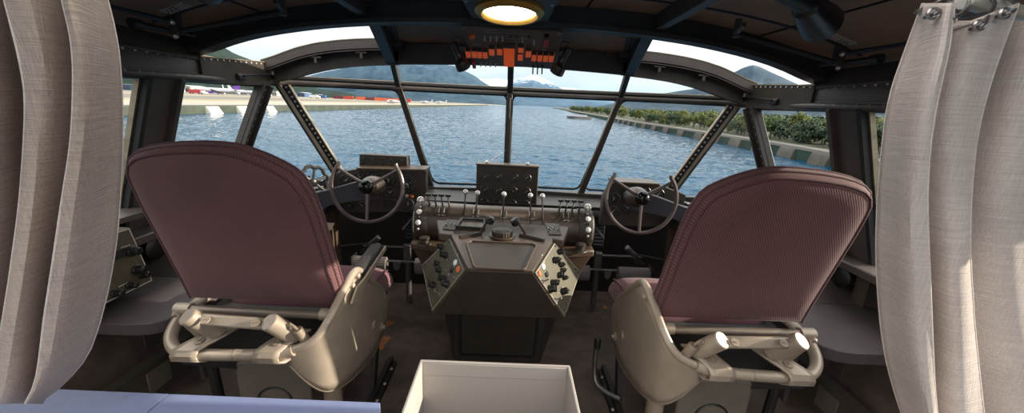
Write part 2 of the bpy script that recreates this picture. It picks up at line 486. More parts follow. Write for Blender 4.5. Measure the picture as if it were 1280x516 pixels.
while yb < 125:
    Lb = 2.7
    p0, p1 = V((srx(yb), yb, 0)), V((srx(yb + Lb), yb + Lb, 0))
    d = (p1 - p0).normalized(); nrm = V((-d.y, d.x, 0))
    b = B()
    prof = [(-.15, WZ - .2), (.42, WZ - .2), (.36, WZ + .35), (.22, LZ - .5), (.12, LZ - .3), (-.15, LZ - .3)]
    A = [p0 + nrm * a + V((0, 0, z)) for a, z in prof]
    Bq = [p1 + nrm * a + V((0, 0, z)) for a, z in prof]
    b.loft(A, Bq)
    o = obj('quay_block', b, M_qblock, bevel=.06)
    tag(o, 'grey block in the green quay wall, %s counting away from the aeroplane' % ORD[nb], 'block', 'grey blocks of the wooded quay')
    nb += 1; yb += 5.6 if yb < 60 else 7.5

# ---- trees of the wooded shore
M_leafs = [mat('leaf_%d' % i, c, 0.75, 0, 0.35, 1.5) for i, c in enumerate(((0.055, 0.090, 0.022), (0.105, 0.125, 0.026), (0.030, 0.056, 0.022)))]
M_trunk = mat('bark', (0.07, 0.05, 0.035), 0.9)
def tree_proto(kind, h, wd, nleaf, ls, conifer=False):
    rnd = random.Random(kind)
    t = thing('shore_tree', 'tree', 'tree', (0, 0, 0))
    tb = B(); tb.tube([(0, 0, -.1), (.03, .02, h * .35), (0, .03, h * .7)], [h * .03, h * .022, h * .01], 6)
    for k in range(4):
        a = k * 1.7; tb.tube([(0, 0, h * (.2 + .1 * k)), (math.cos(a) * wd * .5, math.sin(a) * wd * .5, h * (.4 + .1 * k))], [h * .012, h * .005], 5)
    obj('trunk', tb, M_trunk, t)
    lb = B()
    lumps = []
    for k in range(9):
        if conifer:
            z = h * (.2 + .75 * k / 8); r = wd * (1.0 - .85 * k / 8) * .55; a = k * 2.4
            lumps.append((V((math.cos(a) * r * .4, math.sin(a) * r * .4, z)), V((r, r, h * .12))))
        else:
            a = rnd.uniform(0, 6.28); rr = wd * rnd.uniform(.1, .55); z = h * rnd.uniform(.28, .82)
            sz = wd * rnd.uniform(.32, .5)
            lumps.append((V((math.cos(a) * rr, math.sin(a) * rr, z)), V((sz, sz, sz * .8))))
    for k in range(nleaf):
        c, r = lumps[k % 9]
        d = V((rnd.gauss(0, 1), rnd.gauss(0, 1), rnd.gauss(0, 1))).normalized()
        p = c + V((d.x * r.x, d.y * r.y, d.z * r.z)) * (rnd.random() ** .3)
        if p.z < h * .06: p.z = h * .06 + abs(p.z) * .2
        n = (d + V((rnd.uniform(-.7, .7), rnd.uniform(-.7, .7), rnd.uniform(-.3, .9)))).normalized()
        u = n.orthogonal().normalized(); v = n.cross(u); s = ls * rnd.uniform(.6, 1.3)
        lb.face([p - u * s, p - v * s * .6, p + u * s, p + v * s * .6])
    obj('foliage', lb, M_leafs[kind % 3], t, merge=False, recalc=False)
    return t
protos = [tree_proto(0, 2.7, 1.5, 1300, .13), tree_proto(1, 2.4, 1.6, 1300, .13), tree_proto(2, 3.0, 1.4, 1300, .13), tree_proto(4, 3.3, 1.25, 1300, .14), tree_proto(5, 2.3, 1.7, 1300, .13)]
kinds = ['mid green bushy tree', 'yellow green rounded tree', 'dark green tall tree', 'yellow green tall tree', 'dark green broad tree']
spots = []
rt_ = random.Random(3)
y = 26.0
row = 0
while y < 120:
    for k, off in enumerate((3.6, 6.2, 9.5)):
        spots.append((srx(y) + off + rt_.uniform(-.7, .7), y + rt_.uniform(-.8, .8) + k * .7, rt_.uniform(.85, 1.12) + .06 * k))
    y += 2.0 if y < 60 else 3.6
y = 122
while y < 470:
    spots.append((srx(y) + 5 + rt_.uniform(-1, 2), y, rt_.uniform(1.1, 1.6))); y += 7
used = set()
for i, (x, y, s) in enumerate(spots):
    k = rt_.randrange(5)
    lab = '%s in the shoreline belt of trees beyond the right-hand quay' % kinds[k]
    g = 'shoreline trees: %ss' % kinds[k]
    z = LZ - .02
    if k not in used:
        used.add(k); o = protos[k]; o.location = (x, y, z); o.scale = (s,) * 3; o.rotation_euler = (0, 0, rt_.uniform(0, 6)); o['label'] = lab; o['group'] = g
    else:
        dup(protos[k], (x, y, z), rt_.uniform(0, 6), s, lab, g)
big = dup(protos[2], (at(1040, 170, Y=36).x + 3, 38.5, LZ), 1.0, (1.35, 1.35, 1.62), 'tallest dark tree of the shore, standing above the belt beside the right window post')
# far scrub wood behind the belt: uncountable
b = B(); rs = random.Random(9)
for k in range(9000):
    y = rs.uniform(30, 620); x = srx(y) + 12 + rs.random() ** 1.5 * 120
    h = rs.uniform(.6, 2.3) + (x - srx(y)) * .012
    p = V((x, y, LZ + h)); s = rs.uniform(.3, .6) * (1 + y / 250)
    n = V((rs.uniform(-1, 1), rs.uniform(-1, .2), rs.uniform(-.2, 1))).normalized(); u = n.orthogonal().normalized(); v = n.cross(u)
    b.face([p - u * s, p - v * s, p + u * s, p + v * s])
tag(obj('woodland', b, M_leafs[2], merge=False, recalc=False), 'dense dark woodland stretching back behind the shoreline trees', 'woodland', None, 'stuff')

# ---- mountains
def mtn_mat(name, low, high, snow_lo, snow_hi, amt, nsc, rock=None):
    m = bpy.data.materials.new(name)
    N, L = nodes_of(m); b = N['Principled BSDF']
    tc = N.new('ShaderNodeTexCoord')
    nz = N.new('ShaderNodeTexNoise'); nz.inputs['Scale'].default_value = nsc; nz.inputs['Detail'].default_value = 9; nz.inputs['Roughness'].default_value = .65
    L.new(tc.outputs['Object'], nz.inputs['Vector'])
    r = N.new('ShaderNodeValToRGB')
    r.color_ramp.elements[0].position = .35; r.color_ramp.elements[0].color = (*low, 1)
    r.color_ramp.elements[1].position = .65; r.color_ramp.elements[1].color = (*high, 1)
    L.new(nz.outputs['Fac'], r.inputs['Fac'])
    sx = N.new('ShaderNodeSeparateXYZ'); L.new(tc.outputs['Object'], sx.inputs[0])
    mr = N.new('ShaderNodeMapRange'); mr.inputs['From Min'].default_value = snow_lo; mr.inputs['From Max'].default_value = snow_hi
    mr.inputs['To Min'].default_value = -.25; mr.inputs['To Max'].default_value = .25
    L.new(sx.outputs['Z'], mr.inputs['Value'])
    n2 = N.new('ShaderNodeTexNoise'); n2.inputs['Scale'].default_value = nsc * 2.2; n2.inputs['Detail'].default_value = 10; n2.inputs['Roughness'].default_value = .7
    L.new(tc.outputs['Object'], n2.inputs['Vector'])
    ad = N.new('ShaderNodeMath'); L.new(mr.outputs[0], ad.inputs[0]); L.new(n2.outputs['Fac'], ad.inputs[1])
    r2 = N.new('ShaderNodeValToRGB')
    r2.color_ramp.elements[0].position = .56; r2.color_ramp.elements[0].color = (0, 0, 0, 1)
    r2.color_ramp.elements[1].position = .64; r2.color_ramp.elements[1].color = (amt, amt, amt, 1)
    L.new(ad.outputs[0], r2.inputs['Fac'])
    mx = N.new('ShaderNodeMixRGB'); mx.inputs['Color2'].default_value = (.85, .87, .9, 1)
    L.new(r2.outputs[0], mx.inputs['Fac']); L.new(r.outputs[0], mx.inputs['Color1'])
    L.new(mx.outputs[0], b.inputs['Base Color'])
    b.inputs['Roughness'].default_value = .95; b.inputs['Specular IOR Level'].default_value = .1
    bp = N.new('ShaderNodeBump'); bp.inputs['Strength'].default_value = .8; bp.inputs['Distance'].default_value = 12 * .01 / nsc
    L.new(nz.outputs['Fac'], bp.inputs['Height']); L.new(bp.outputs['Normal'], b.inputs['Normal'])
    return m
def ridge(name, prof, D, depth, m, rough, fs, label, nr=26, step=3, seed=0, jag=0.0):
    b = B(); rows = []
    x0, x1 = prof[0][0], prof[-1][0]
    cols = []
    px = x0
    while px <= x1:
        py = interp(prof, px)
        d = ray(px, py); hl = math.hypot(d.x, d.y)
        cols.append((d.x / hl, d.y / hl, d.z / hl)); px += step
    nb_ = 8
    for i in range(nr + nb_ + 1):
        row = []
        t = i / nr
        for dx, dy, dz in cols:
            R = D - depth * (1 - t)
            hr = H + D * dz - WZ
            x, y = dx * R, dy * R
            if t <= 1:
                sft = t ** 1.25
                nz = noise.fractal(V((x * fs, y * fs, seed)), 0.9, 2.1, 6)
                rg = 1 - abs(noise.noise(V((x * fs * .7, y * fs * .7, seed + 5))))
                z = WZ - 1 + hr * sft + (nz + rg - .6) * rough * hr * math.sin(PI * min(1, t)) * .8
                z = min(z, WZ + (dz * R * 1.0 + H - WZ) * 0.995) if t < 1 else z
                if t == 1: z += jag * hr * noise.fractal(V((x * fs * 6, y * fs * 6, seed)), 0.8, 2.2, 5)
            else:
                z = WZ - 1 + hr * max(0, 1 - (t - 1) * nr / nb_ * 1.0)
            row.append((x, y, z))
        rows.append(row)
    b.grid(rows)
    return struct(name, b, m, label, 'mountain', smooth=180)
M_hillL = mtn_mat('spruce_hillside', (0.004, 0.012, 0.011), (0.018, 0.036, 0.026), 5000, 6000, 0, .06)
M_mtA = mtn_mat('haze_blue_spruce_and_snow', (0.006, 0.020, 0.036), (0.040, 0.066, 0.085), 200, 680, .7, .006)  # this and the next three: haze blue mixed into the slope colours
M_mtB = mtn_mat('haze_blue_far_snow_peaks', (0.06, 0.09, 0.13), (0.14, 0.17, 0.20), -150, 700, .95, .0018)
M_mtC = mtn_mat('haze_blue_streaked_peak', (0.016, 0.040, 0.070), (0.06, 0.09, 0.12), 120, 560, .75, .0035)
M_hillR = mtn_mat('haze_blue_scrub_hillside', (0.018, 0.036, 0.055), (0.050, 0.072, 0.090), 120, 420, .6, .010)
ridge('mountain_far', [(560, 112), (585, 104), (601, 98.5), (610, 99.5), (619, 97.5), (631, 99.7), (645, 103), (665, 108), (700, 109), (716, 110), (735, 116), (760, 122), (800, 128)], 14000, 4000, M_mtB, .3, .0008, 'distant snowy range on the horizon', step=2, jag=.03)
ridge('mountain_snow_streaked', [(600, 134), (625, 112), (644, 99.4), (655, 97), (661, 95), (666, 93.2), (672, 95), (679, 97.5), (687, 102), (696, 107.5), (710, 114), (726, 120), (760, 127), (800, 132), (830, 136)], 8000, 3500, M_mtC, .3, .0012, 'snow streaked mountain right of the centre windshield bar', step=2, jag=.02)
ridge('mountain_haze_blue', [(250, 96), (300, 92), (340, 96), (360, 100), (377, 97), (400, 91), (425, 86), (445, 80), (465, 74), (490, 72), (520, 75), (550, 78), (570, 83), (584, 90), (593, 94.5), (603, 101.6), (615, 108.5), (628, 117), (640, 126), (652, 133)], 5000, 2600, M_mtA, .35, .002, 'big haze-blue forested mountain with snow patches ahead of the aeroplane', step=2, jag=.012)
ridge('hill_low', [(660, 137), (690, 136), (705, 133), (723, 130.5), (745, 132), (781, 131), (830, 128), (880, 128), (930, 132), (980, 140)], 3800, 900, M_hillR, .3, .003, 'low haze-blue ridge behind the wooded shore', step=3, jag=.02)
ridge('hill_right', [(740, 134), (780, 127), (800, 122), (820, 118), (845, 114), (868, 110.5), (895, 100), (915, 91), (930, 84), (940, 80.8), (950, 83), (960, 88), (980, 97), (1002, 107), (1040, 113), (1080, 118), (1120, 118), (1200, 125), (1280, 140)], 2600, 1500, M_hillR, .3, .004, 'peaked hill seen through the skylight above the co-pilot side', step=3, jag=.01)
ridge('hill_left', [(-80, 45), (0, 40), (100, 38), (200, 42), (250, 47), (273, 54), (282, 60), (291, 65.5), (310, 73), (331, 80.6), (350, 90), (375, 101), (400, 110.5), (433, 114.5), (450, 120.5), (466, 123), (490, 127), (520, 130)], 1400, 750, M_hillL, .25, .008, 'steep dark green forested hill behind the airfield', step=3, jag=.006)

# ---- airfield things
M_hangar = mat('pale_hangar', (0.36, 0.34, 0.30), 0.8, 0, .1, .05)
M_hangb = mat('blue_hangar', (0.05, 0.10, 0.20), 0.7, 0, .1, .05)
M_roofg = mat('grey_roof', (0.30, 0.31, 0.33), 0.7, 0, .1, .05)
M_glassd = mat('dark_window', (0.03, 0.04, 0.05), .3)
def building(px0, px1, py0, py1, D, m, label, gable=False, roof=M_roofg):
    a = at(px0, py1, Y=D); c = at(px1, py1, Y=D); t = at((px0 + px1) / 2, py0, Y=D).z
    z0 = LZ; wdt = c.x - a.x
    th = thing('airfield_building', label, 'building', ((a.x + c.x) / 2, D, z0), 'buildings of the airfield')
    b = B(); b.box(((a.x + c.x) / 2, D + 12, (z0 + t) / 2), (wdt, 24, t - z0)); obj('wall', b, m, th)
    b = B()
    if gable: b.prism([(a.x - .5, D - .6, t), (c.x + .5, D - .6, t), ((a.x + c.x) / 2, D - .6, t + wdt * .10)], (0, 25.2, 0))
    else: b.box(((a.x + c.x) / 2, D + 12, t + .25), (wdt + 1, 25, .5))
    obj('roof', b, roof, th)
    n = max(2, int(wdt / 9))
    for k in range(n):
        b = B(); b.box((a.x + wdt * (k + .5) / n, D - .05, z0 + (t - z0) * .45), (wdt / n * .6, .2, (t - z0) * .5)); obj('window', b, M_glassd, th)
    return th
building(150, 182, 106, 116, 340, M_hangb, 'long blue hangar seen beside the left curtain', roof=M_roofg)
building(184, 206, 108, 117, 375, M_hangar, 'white hangar hidden partly by the dark side post')
building(221, 239, 108, 117, 420, M_hangar, 'white gabled hangar just right of the wide side post', True)
building(238, 258, 113, 118, 470, M_hangb, 'low blue shed between white hangar and parked airliner')
building(340, 346, 114, 120, 505, M_hangar, 'small white terminal block behind the leaning window posts')
building(372, 381, 116, 122, 640, M_hangb, 'blue shed right of the riveted corner post', True)
building(383, 395, 118, 122, 690, M_hangar, 'pale low shed beside the blue shed')
building(345, 352, 115, 120, 560, M_hangar, 'narrow white block at the left of the corner post')
M_planew = mat('aircraft_white', (0.50, 0.51, 0.54), .3, 0, .03, .1)
M_purple = mat('purple_tail', (0.14, 0.05, 0.33), .35, 0, .05, .1)
M_tailw = mat('white_tail', (0.75, 0.75, 0.78), .35, 0, .05, .1)
def airliner(px, D, L, heading, tailm, label):
    g = at(px, 118, Y=D); base = V((g.x, D, LZ))
    t = thing('airliner', label, 'aeroplane', base, 'airliners parked on the apron')
    R = Matrix.Rotation(heading, 3, 'Z'); s = L / 37.5
    T = lambda x, y, z: base + R @ V((x * s, y * s, z * s))
    prof = [(0.05, -18.5), (.8, -18), (1.6, -16.5), (1.98, -14), (1.98, 7), (1.7, 11), (1.0, 16), (.35, 19)]
    b = B(); b.lathe(T(0, 0, 3.4), R @ V((1, 0, 0)), [(r * s, h * s) for r, h in prof], 14); obj('fuselage', b, M_planew, t)
    for q in (1, -1):
        b = B(); b.prism([T(-3.5, q * 1.5, 2.6), T(2.5, q * 1.5, 2.6), T(6, q * 17, 4), T(4.3, q * 17, 4)], R @ V((0, 0, .35 * s))); obj('wing', b, M_roofg, t)
        b = B(); b.lathe(T(-3.6, q * 5.7, 1.7), R @ V((1, 0, 0)), [(.8 * s, 0), (1.05 * s, .8 * s), (.95 * s, 2.8 * s), (.5 * s, 4 * s)], 12); obj('engine', b, tailm, t)
        b = B(); b.prism([T(14, q * .7, 4), T(17.3, q * .7, 4), T(18.6, q * 6, 4.6), T(17.2, q * 6, 4.6)], R @ V((0, 0, .25 * s))); obj('tailplane', b, M_planew, t)
    b = B(); b.prism([T(12, -.15, 4.9), T(17.8, -.15, 4.6), T(19.6, -.15, 11), T(17, -.15, 11)], R @ V((0, .3 * s, 0))); obj('tail_fin', b, tailm, t)
    for x, q in ((-13, 0), (2, 3), (2, -3)):
        b = B(); b.cyl(T(x, q, 0), T(x, q, 2.4), .35 * s, .2 * s, 8); obj('landing_gear', b, M_knob, t)
    return t
airliner(272, 350, 38, 0.12, M_purple, 'white airliner with a purple tail parked on the apron')
airliner(302, 430, 34, 2.9, M_tailw, 'white airliner with pale tail parked behind the riveted post')
airliner(352, 600, 30, 3.0, M_purple, 'small distant airliner seen in the triangular corner pane')
M_crane = mat('crane_white', (.7, .7, .7), .5)
b = B(); p = at(281, 117, Y=470); b.tube([(p.x, 470, LZ), (p.x - 3, 470, LZ + 22)], [.5, .3], 6)
tag(obj('mast', b, M_crane), 'thin pale mast rising behind the purple-tailed airliner', 'mast')
M_truck = mat('red_truck', (.45, .04, .05), .5); M_van = mat('blue_van', (.06, .12, .30), .5); M_vanw = mat('white_van', (.7, .7, .68), .5)
def vehicle(px, D, m, label, L=9):
    g = at(px, 118, Y=D)
    t = thing('apron_vehicle', label, 'truck', (g.x, D, LZ), 'vehicles on the apron')
    b = B(); b.box((g.x, D, LZ + 1.9), (L, 2.5, 2.6)); obj('cargo_body', b, m, t, bevel=.1)
    b = B(); b.box((g.x + L * .62, D, LZ + 1.4), (2.2, 2.4, 1.8)); obj('cab', b, M_vanw, t, bevel=.2)
    for q in (-.35, .35, .62):
        for e in (-1.1, 1.1):
            b = B(); b.cyl((g.x + L * q, D + e - .15, LZ + .5), (g.x + L * q, D + e + .15, LZ + .5), .5, n=10); obj('wheel', b, M_knob, t)
vehicle(245, 300, M_truck, 'red truck beside the nose of the purple-tailed airliner')
vehicle(330, 380, M_van, 'blue van near the foot of the riveted post')
vehicle(392, 430, M_vanw, 'white truck left of the red containers')
M_cont = [mat('container_red', (.50, .06, .035), .6, 0, .1, .1), mat('container_orange', (.62, .13, .06), .6, 0, .1, .1), mat('container_maroon', (.16, .03, .04), .6, 0, .1, .1), mat('container_blue', (.05, .12, .28), .6, 0, .1, .1)]
cpos = [(402, 3), (423, 2), (436, 0), (451, 1), (463, 2), (474, 1), (485, 1), (496, 1), (508, 0)]
cn = ['blue container at the left end of the quay row', 'maroon container at the left of the red row', 'red container second in the quay row', 'orange container left of the inner windshield post',
      'dark maroon container in the middle of the quay row', 'orange container right after the dark one', 'long orange container before the inner post', 'orange container hidden partly by the inner post', 'red container right of the inner windshield post']
for (px, k), l in zip(cpos, cn):
    g = at(px, 124, Y=520)
    b = B(); b.box((g.x, 520, LZ + 2.0), (11.5, 3, 3.9))
    for j in range(8): b.box((g.x - 5 + j * 1.43, 518.45, LZ + 2), (.5, .12, 3.5))
    tag(obj('shipping_container', b, M_cont[k]), l, 'container', 'shipping containers on the airfield quay')
def seaplane(px, py, Y, s, label):
    p = at(px, py, Z=WZ + .1) if Y is None else V((at(px, py, Y=Y).x, Y, WZ))
    p = V((p.x, p.y, WZ)); t = thing('seaplane', label, 'aeroplane', p, 'floatplanes at the far dock')
    b = B(); b.lathe(p + V((-4 * s, 0, 2.0 * s)), (1, 0, .03), [(.2 * s, 0), (.7 * s, 1 * s), (.75 * s, 3.5 * s), (.2 * s, 8 * s)], 10); obj('fuselage', b, M_planew, t)
    b = B(); b.box(p + V((-1.5 * s, 0, 2.9 * s)), (1.6 * s, 13 * s, .18 * s)); obj('wing', b, M_planew, t)
    b = B(); b.prism([p + V((2.8 * s, -.1, 2.2 * s)), p + V((4 * s, -.1, 2.2 * s)), p + V((4.3 * s, -.1, 4 * s)), p + V((3.6 * s, -.1, 4 * s))], (0, .2, 0)); obj('tail_fin', b, M_planew, t)
    for q in (-1.3, 1.3):
        b = B(); b.lathe(p + V((-4.5 * s, q * s, .3 * s)), (1, 0, 0), [(.1 * s, 0), (.45 * s, 1 * s), (.4 * s, 5 * s), (.1 * s, 7 * s)], 8); obj('float', b, M_roofg, t)
        b = B(); b.cyl(p + V((-1.5 * s, q * s, .5 * s)), p + V((-1.5 * s, q * .4 * s, 1.6 * s)), .08 * s, n=6); obj('strut', b, M_roofg, t)
seaplane(494, 135, 225, 1.25, 'nearest white floatplane on the water left of the inner windshield post')
seaplane(533, 134, 330, 1.3, 'white floatplane moored right of the inner windshield post')
seaplane(551, 133.5, 380, 1.4, 'farthest small floatplane at the end of the dock')
b = B(); p = at(538, 134, Y=345); b.box((p.x, 345, WZ + .45), (32, 3, .9)); tag(obj('floating_dock', b, M_qwall), 'long dark floating dock where the floatplanes are moored', 'dock')
p = at(723, 146, Y=150); t = thing('barge', 'long pale barge lying along the wooded shore', 'boat', (p.x, 150, WZ))
b = B(); b.prism([(p.x - 4.2, 150, WZ), (p.x + 3.8, 146, WZ), (p.x + 4.2, 146, WZ + .8), (p.x - 4.6, 150, WZ + .8)], (.5, 3, 0)); obj('hull', b, M_apron, t)
b = B(); b.box((p.x - .2, 149.6, WZ + 1.1), (6.5, 2.2, .6)); obj('deck_cargo', b, M_planew, t)

# ---- sky and sun
wd = bpy.data.worlds.new('sky'); sc.world = wd; wd.use_nodes = True
N, L = wd.node_tree.nodes, wd.node_tree.links
bg = N['Background']
SUN_DIR = V((1.0, 0.0, 0.292)).normalized()
sky = N.new('ShaderNodeTexSky'); sky.sky_type = 'NISHITA'; sky.sun_disc = False
sky.sun_elevation = math.asin(SUN_DIR.z); sky.sun_rotation = math.atan2(SUN_DIR.x, SUN_DIR.y)
sky.air_density = 1.0; sky.dust_density = 1.5
tc = N.new('ShaderNodeTexCoord')
mp = N.new('ShaderNodeMapping'); mp.inputs['Scale'].default_value = (1.2, 1.2, 3.2)
L.new(tc.outputs['Generated'], mp.inputs['Vector'])
nz = N.new('ShaderNodeTexNoise'); nz.inputs['Scale'].default_value = 1.7; nz.inputs['Detail'].default_value = 7; nz.inputs['Roughness'].default_value = .55
L.new(mp.outputs[0], nz.inputs['Vector'])
rp = N.new('ShaderNodeValToRGB')
rp.color_ramp.elements[0].position = .38; rp.color_ramp.elements[0].color = (.5, .5, .5, 1)
rp.color_ramp.elements[1].position = .62; rp.color_ramp.elements[1].color = (.95, .95, .95, 1)
L.new(nz.outputs['Fac'], rp.inputs['Fac'])
mx = N.new('ShaderNodeMixRGB'); mx.inputs['Color2'].default_value = (9.3, 9.0, 8.4, 1)
L.new(rp.outputs[0], mx.inputs['Fac']); L.new(sky.outputs[0], mx.inputs['Color1'])
sz = N.new('ShaderNodeSeparateXYZ'); L.new(tc.outputs['Generated'], sz.inputs[0])
el = N.new('ShaderNodeMapRange'); el.inputs['From Min'].default_value = 0.0; el.inputs['From Max'].default_value = 0.55
el.inputs['To Min'].default_value = 0.55; el.inputs['To Max'].default_value = 1.6   # overcast sky: the zenith is brighter than the horizon
L.new(sz.outputs['Z'], el.inputs['Value'])
sm = N.new('ShaderNodeVectorMath'); sm.operation = 'SCALE'
L.new(mx.outputs[0], sm.inputs[0]); L.new(el.outputs[0], sm.inputs['Scale'])
L.new(sm.outputs[0], bg.inputs['Color'])
bg.inputs['Strength'].default_value = 0.16
sl = bpy.data.lights.new('sun', 'SUN'); sl.energy = 6.5; sl.angle = math.radians(.6); sl.color = (1.0, .90, .74)
so = bpy.data.objects.new('sun', sl); COL.objects.link(so)
so.rotation_euler = SUN_DIR.to_track_quat('Z', 'Y').to_euler()

# blue summer haze between the harbour and the far mountains
HD = 0.45e-4
hz = bpy.data.materials.new('summer_haze'); hz.use_nodes = True
N, L = hz.node_tree.nodes, hz.node_tree.links
N.remove(N['Principled BSDF'])
vs = N.new('ShaderNodeVolumeScatter'); vs.inputs['Color'].default_value = (.36, .66, 1.0, 1); vs.inputs['Density'].default_value = 1.3e-4; vs.inputs['Anisotropy'].default_value = .2
va = N.new('ShaderNodeVolumeAbsorption'); va.inputs['Color'].default_value = (.36, .66, 1.0, 1); va.inputs['Density'].default_value = HD
vs.inputs['Density'].default_value = HD
av = N.new('ShaderNodeAddShader'); L.new(vs.outputs[0], av.inputs[0]); L.new(va.outputs[0], av.inputs[1])
L.new(av.outputs[0], N['Material Output'].inputs['Volume'])
b = B(); b.box((0, 8000, 330), (26000, 14400, 670))
hzo = struct('haze', b, hz, 'thin blue haze in the air over the far harbour', 'haze')
# ================================================================== HULL
Z1 = [(0, 1.562), (.3, 1.560), (.5, 1.552), (.75, 1.530), (.95, 1.500), (1.1, 1.468), (1.22, 1.430), (1.34, 1.380)]
Z2 = [(0, 1.456), (.41, 1.444), (.63, 1.434), (.85, 1.416), (1.0, 1.390), (1.14, 1.350), (1.27, 1.310)]
Z2U = [(0, 1.560), (.4, 1.557), (.75, 1.543), (.9, 1.528), (1.0, 1.512), (1.1, 1.488), (1.2, 1.450), (1.30, 1.405)]
def curve(tab, x0, x1, n=40, dz=0):
    return [(x0 + (x1 - x0) * i / n, interp_s(tab, abs(x0 + (x1 - x0) * i / n)) + dz) for i in range(n + 1)]
def interp_s(tab, x):
    # smoothed table lookup
    return sum(interp(tab, abs(x + d)) * w for d, w in ((-.08, .25), (0, .5), (.08, .25)))
AY1, AY2 = 1.715, 2.18

# floor
b = B(); b.box((0, .75, -.02), (3.3, 3.6, .04)); struct('floor', b, M_floor)
# orange primer showing through the worn floor paint
def patch(px, py, w, h, seed, label):
    rnd = random.Random(seed); c = at(px, py, Z=0.0)
    b = B(); pts = []
    for k in range(14):
        a = 2 * PI * k / 14; r = rnd.uniform(.45, 1.1)
        pts.append((c.x + math.cos(a) * w * r, c.y + math.sin(a) * h * r, .0006))
    b.prism(pts, (0, 0, .0008))
    return tag(obj('paint_chip', b, M_rust), label, 'floor wear', None, 'structure')
patch(479, 428, .032, .085, 1, 'worn orange primer patch on the floor beside the pilot seat')
patch(486, 404, .026, .04, 2, 'small orange primer patch on the floor nearer the rudder pedals')
patch(503, 336, .045, .022, 3, 'orange primer patch on the floor below the rudder bar of the pilot')
patch(757, 384, .016, .03, 4, 'small orange primer patch on the floor beside the co-pilot seat')
patch(755, 346, .045, .022, 5, 'orange primer patch below the rudder bar of the co-pilot')

# ceiling behind the first arch: curved skin with an opening added aft to let daylight in
def ceil_rows(y0, y1, xs, dz):
    return [[(x, y, interp_s(Z1, abs(x)) + dz) for x in xs] for y in (y0, y1)]
XS = [-1.36 + 2.72 * i / 44 for i in range(45)]
b = B()
# the added roof opening for daylight lies between Y 0.0 and 0.68, out of the photo's view
for (ya, yb2, xa, xb) in ((.68, 1.72, -1.38, 1.38), (-.15, .0, -1.38, 1.38), (.0, .68, -1.38, -.50), (.0, .68, .50, 1.38)):
    xs = [xa + (xb - xa) * i / 30 for i in range(31)]
    lo = [[(x, y, interp_s(Z1, abs(x)) + .085) for x in xs] for y in (ya, yb2)]
    hi = [[(x, y, interp_s(Z1, abs(x)) + .115) for x in xs] for y in (ya, yb2)]
    b.grid(lo); b.grid(hi)
    b.grid([lo[0], hi[0]]); b.grid([lo[1], hi[1]])
struct('ceiling', b, M_ceil)
# panel seams on the ceiling
k_tr = [0]
def trim(b, m, **kw):
    k_tr[0] += 1
    return struct('trim_%d' % k_tr[0], b, m, **kw)
for x in (-.30, .30, -1.02, 1.02):
    b = B(); z = interp_s(Z1, abs(x)) + .083
    b.box((x, 1.28, z), (.006, .84, .006)); trim(b, M_black)
for y in (1.52,):
    b = B(); b.band(curve(Z1, -1.3, 1.3, 40), y - .004, y + .004, .079, .086); trim(b, M_arm)
# central roof panel between the arches
b = B()
rows = []
for i in range(9):
    t = i / 8; y = 1.72 + (AY2 - 1.72) * t
    rows.append([(x, y, (interp_s(Z1, abs(x)) + .07) * (1 - t) + (interp_s(Z2U, abs(x)) - .005) * t) for x in [-.62 + 1.24 * j / 20 for j in range(21)]])
b.grid(rows)
struct('ceiling_front', b, M_ceil, solid=.02)
# arch nearest the camera: web, lower flange and upper lip
b = B()
b.band(curve(Z1, -1.385, 1.385), AY1 - .006, AY1 + .006, 0, .10)
b.band(curve(Z1, -1.385, 1.385), AY1 - .035, AY1 + .035, -.002, .016)
trim(b, M_frame)
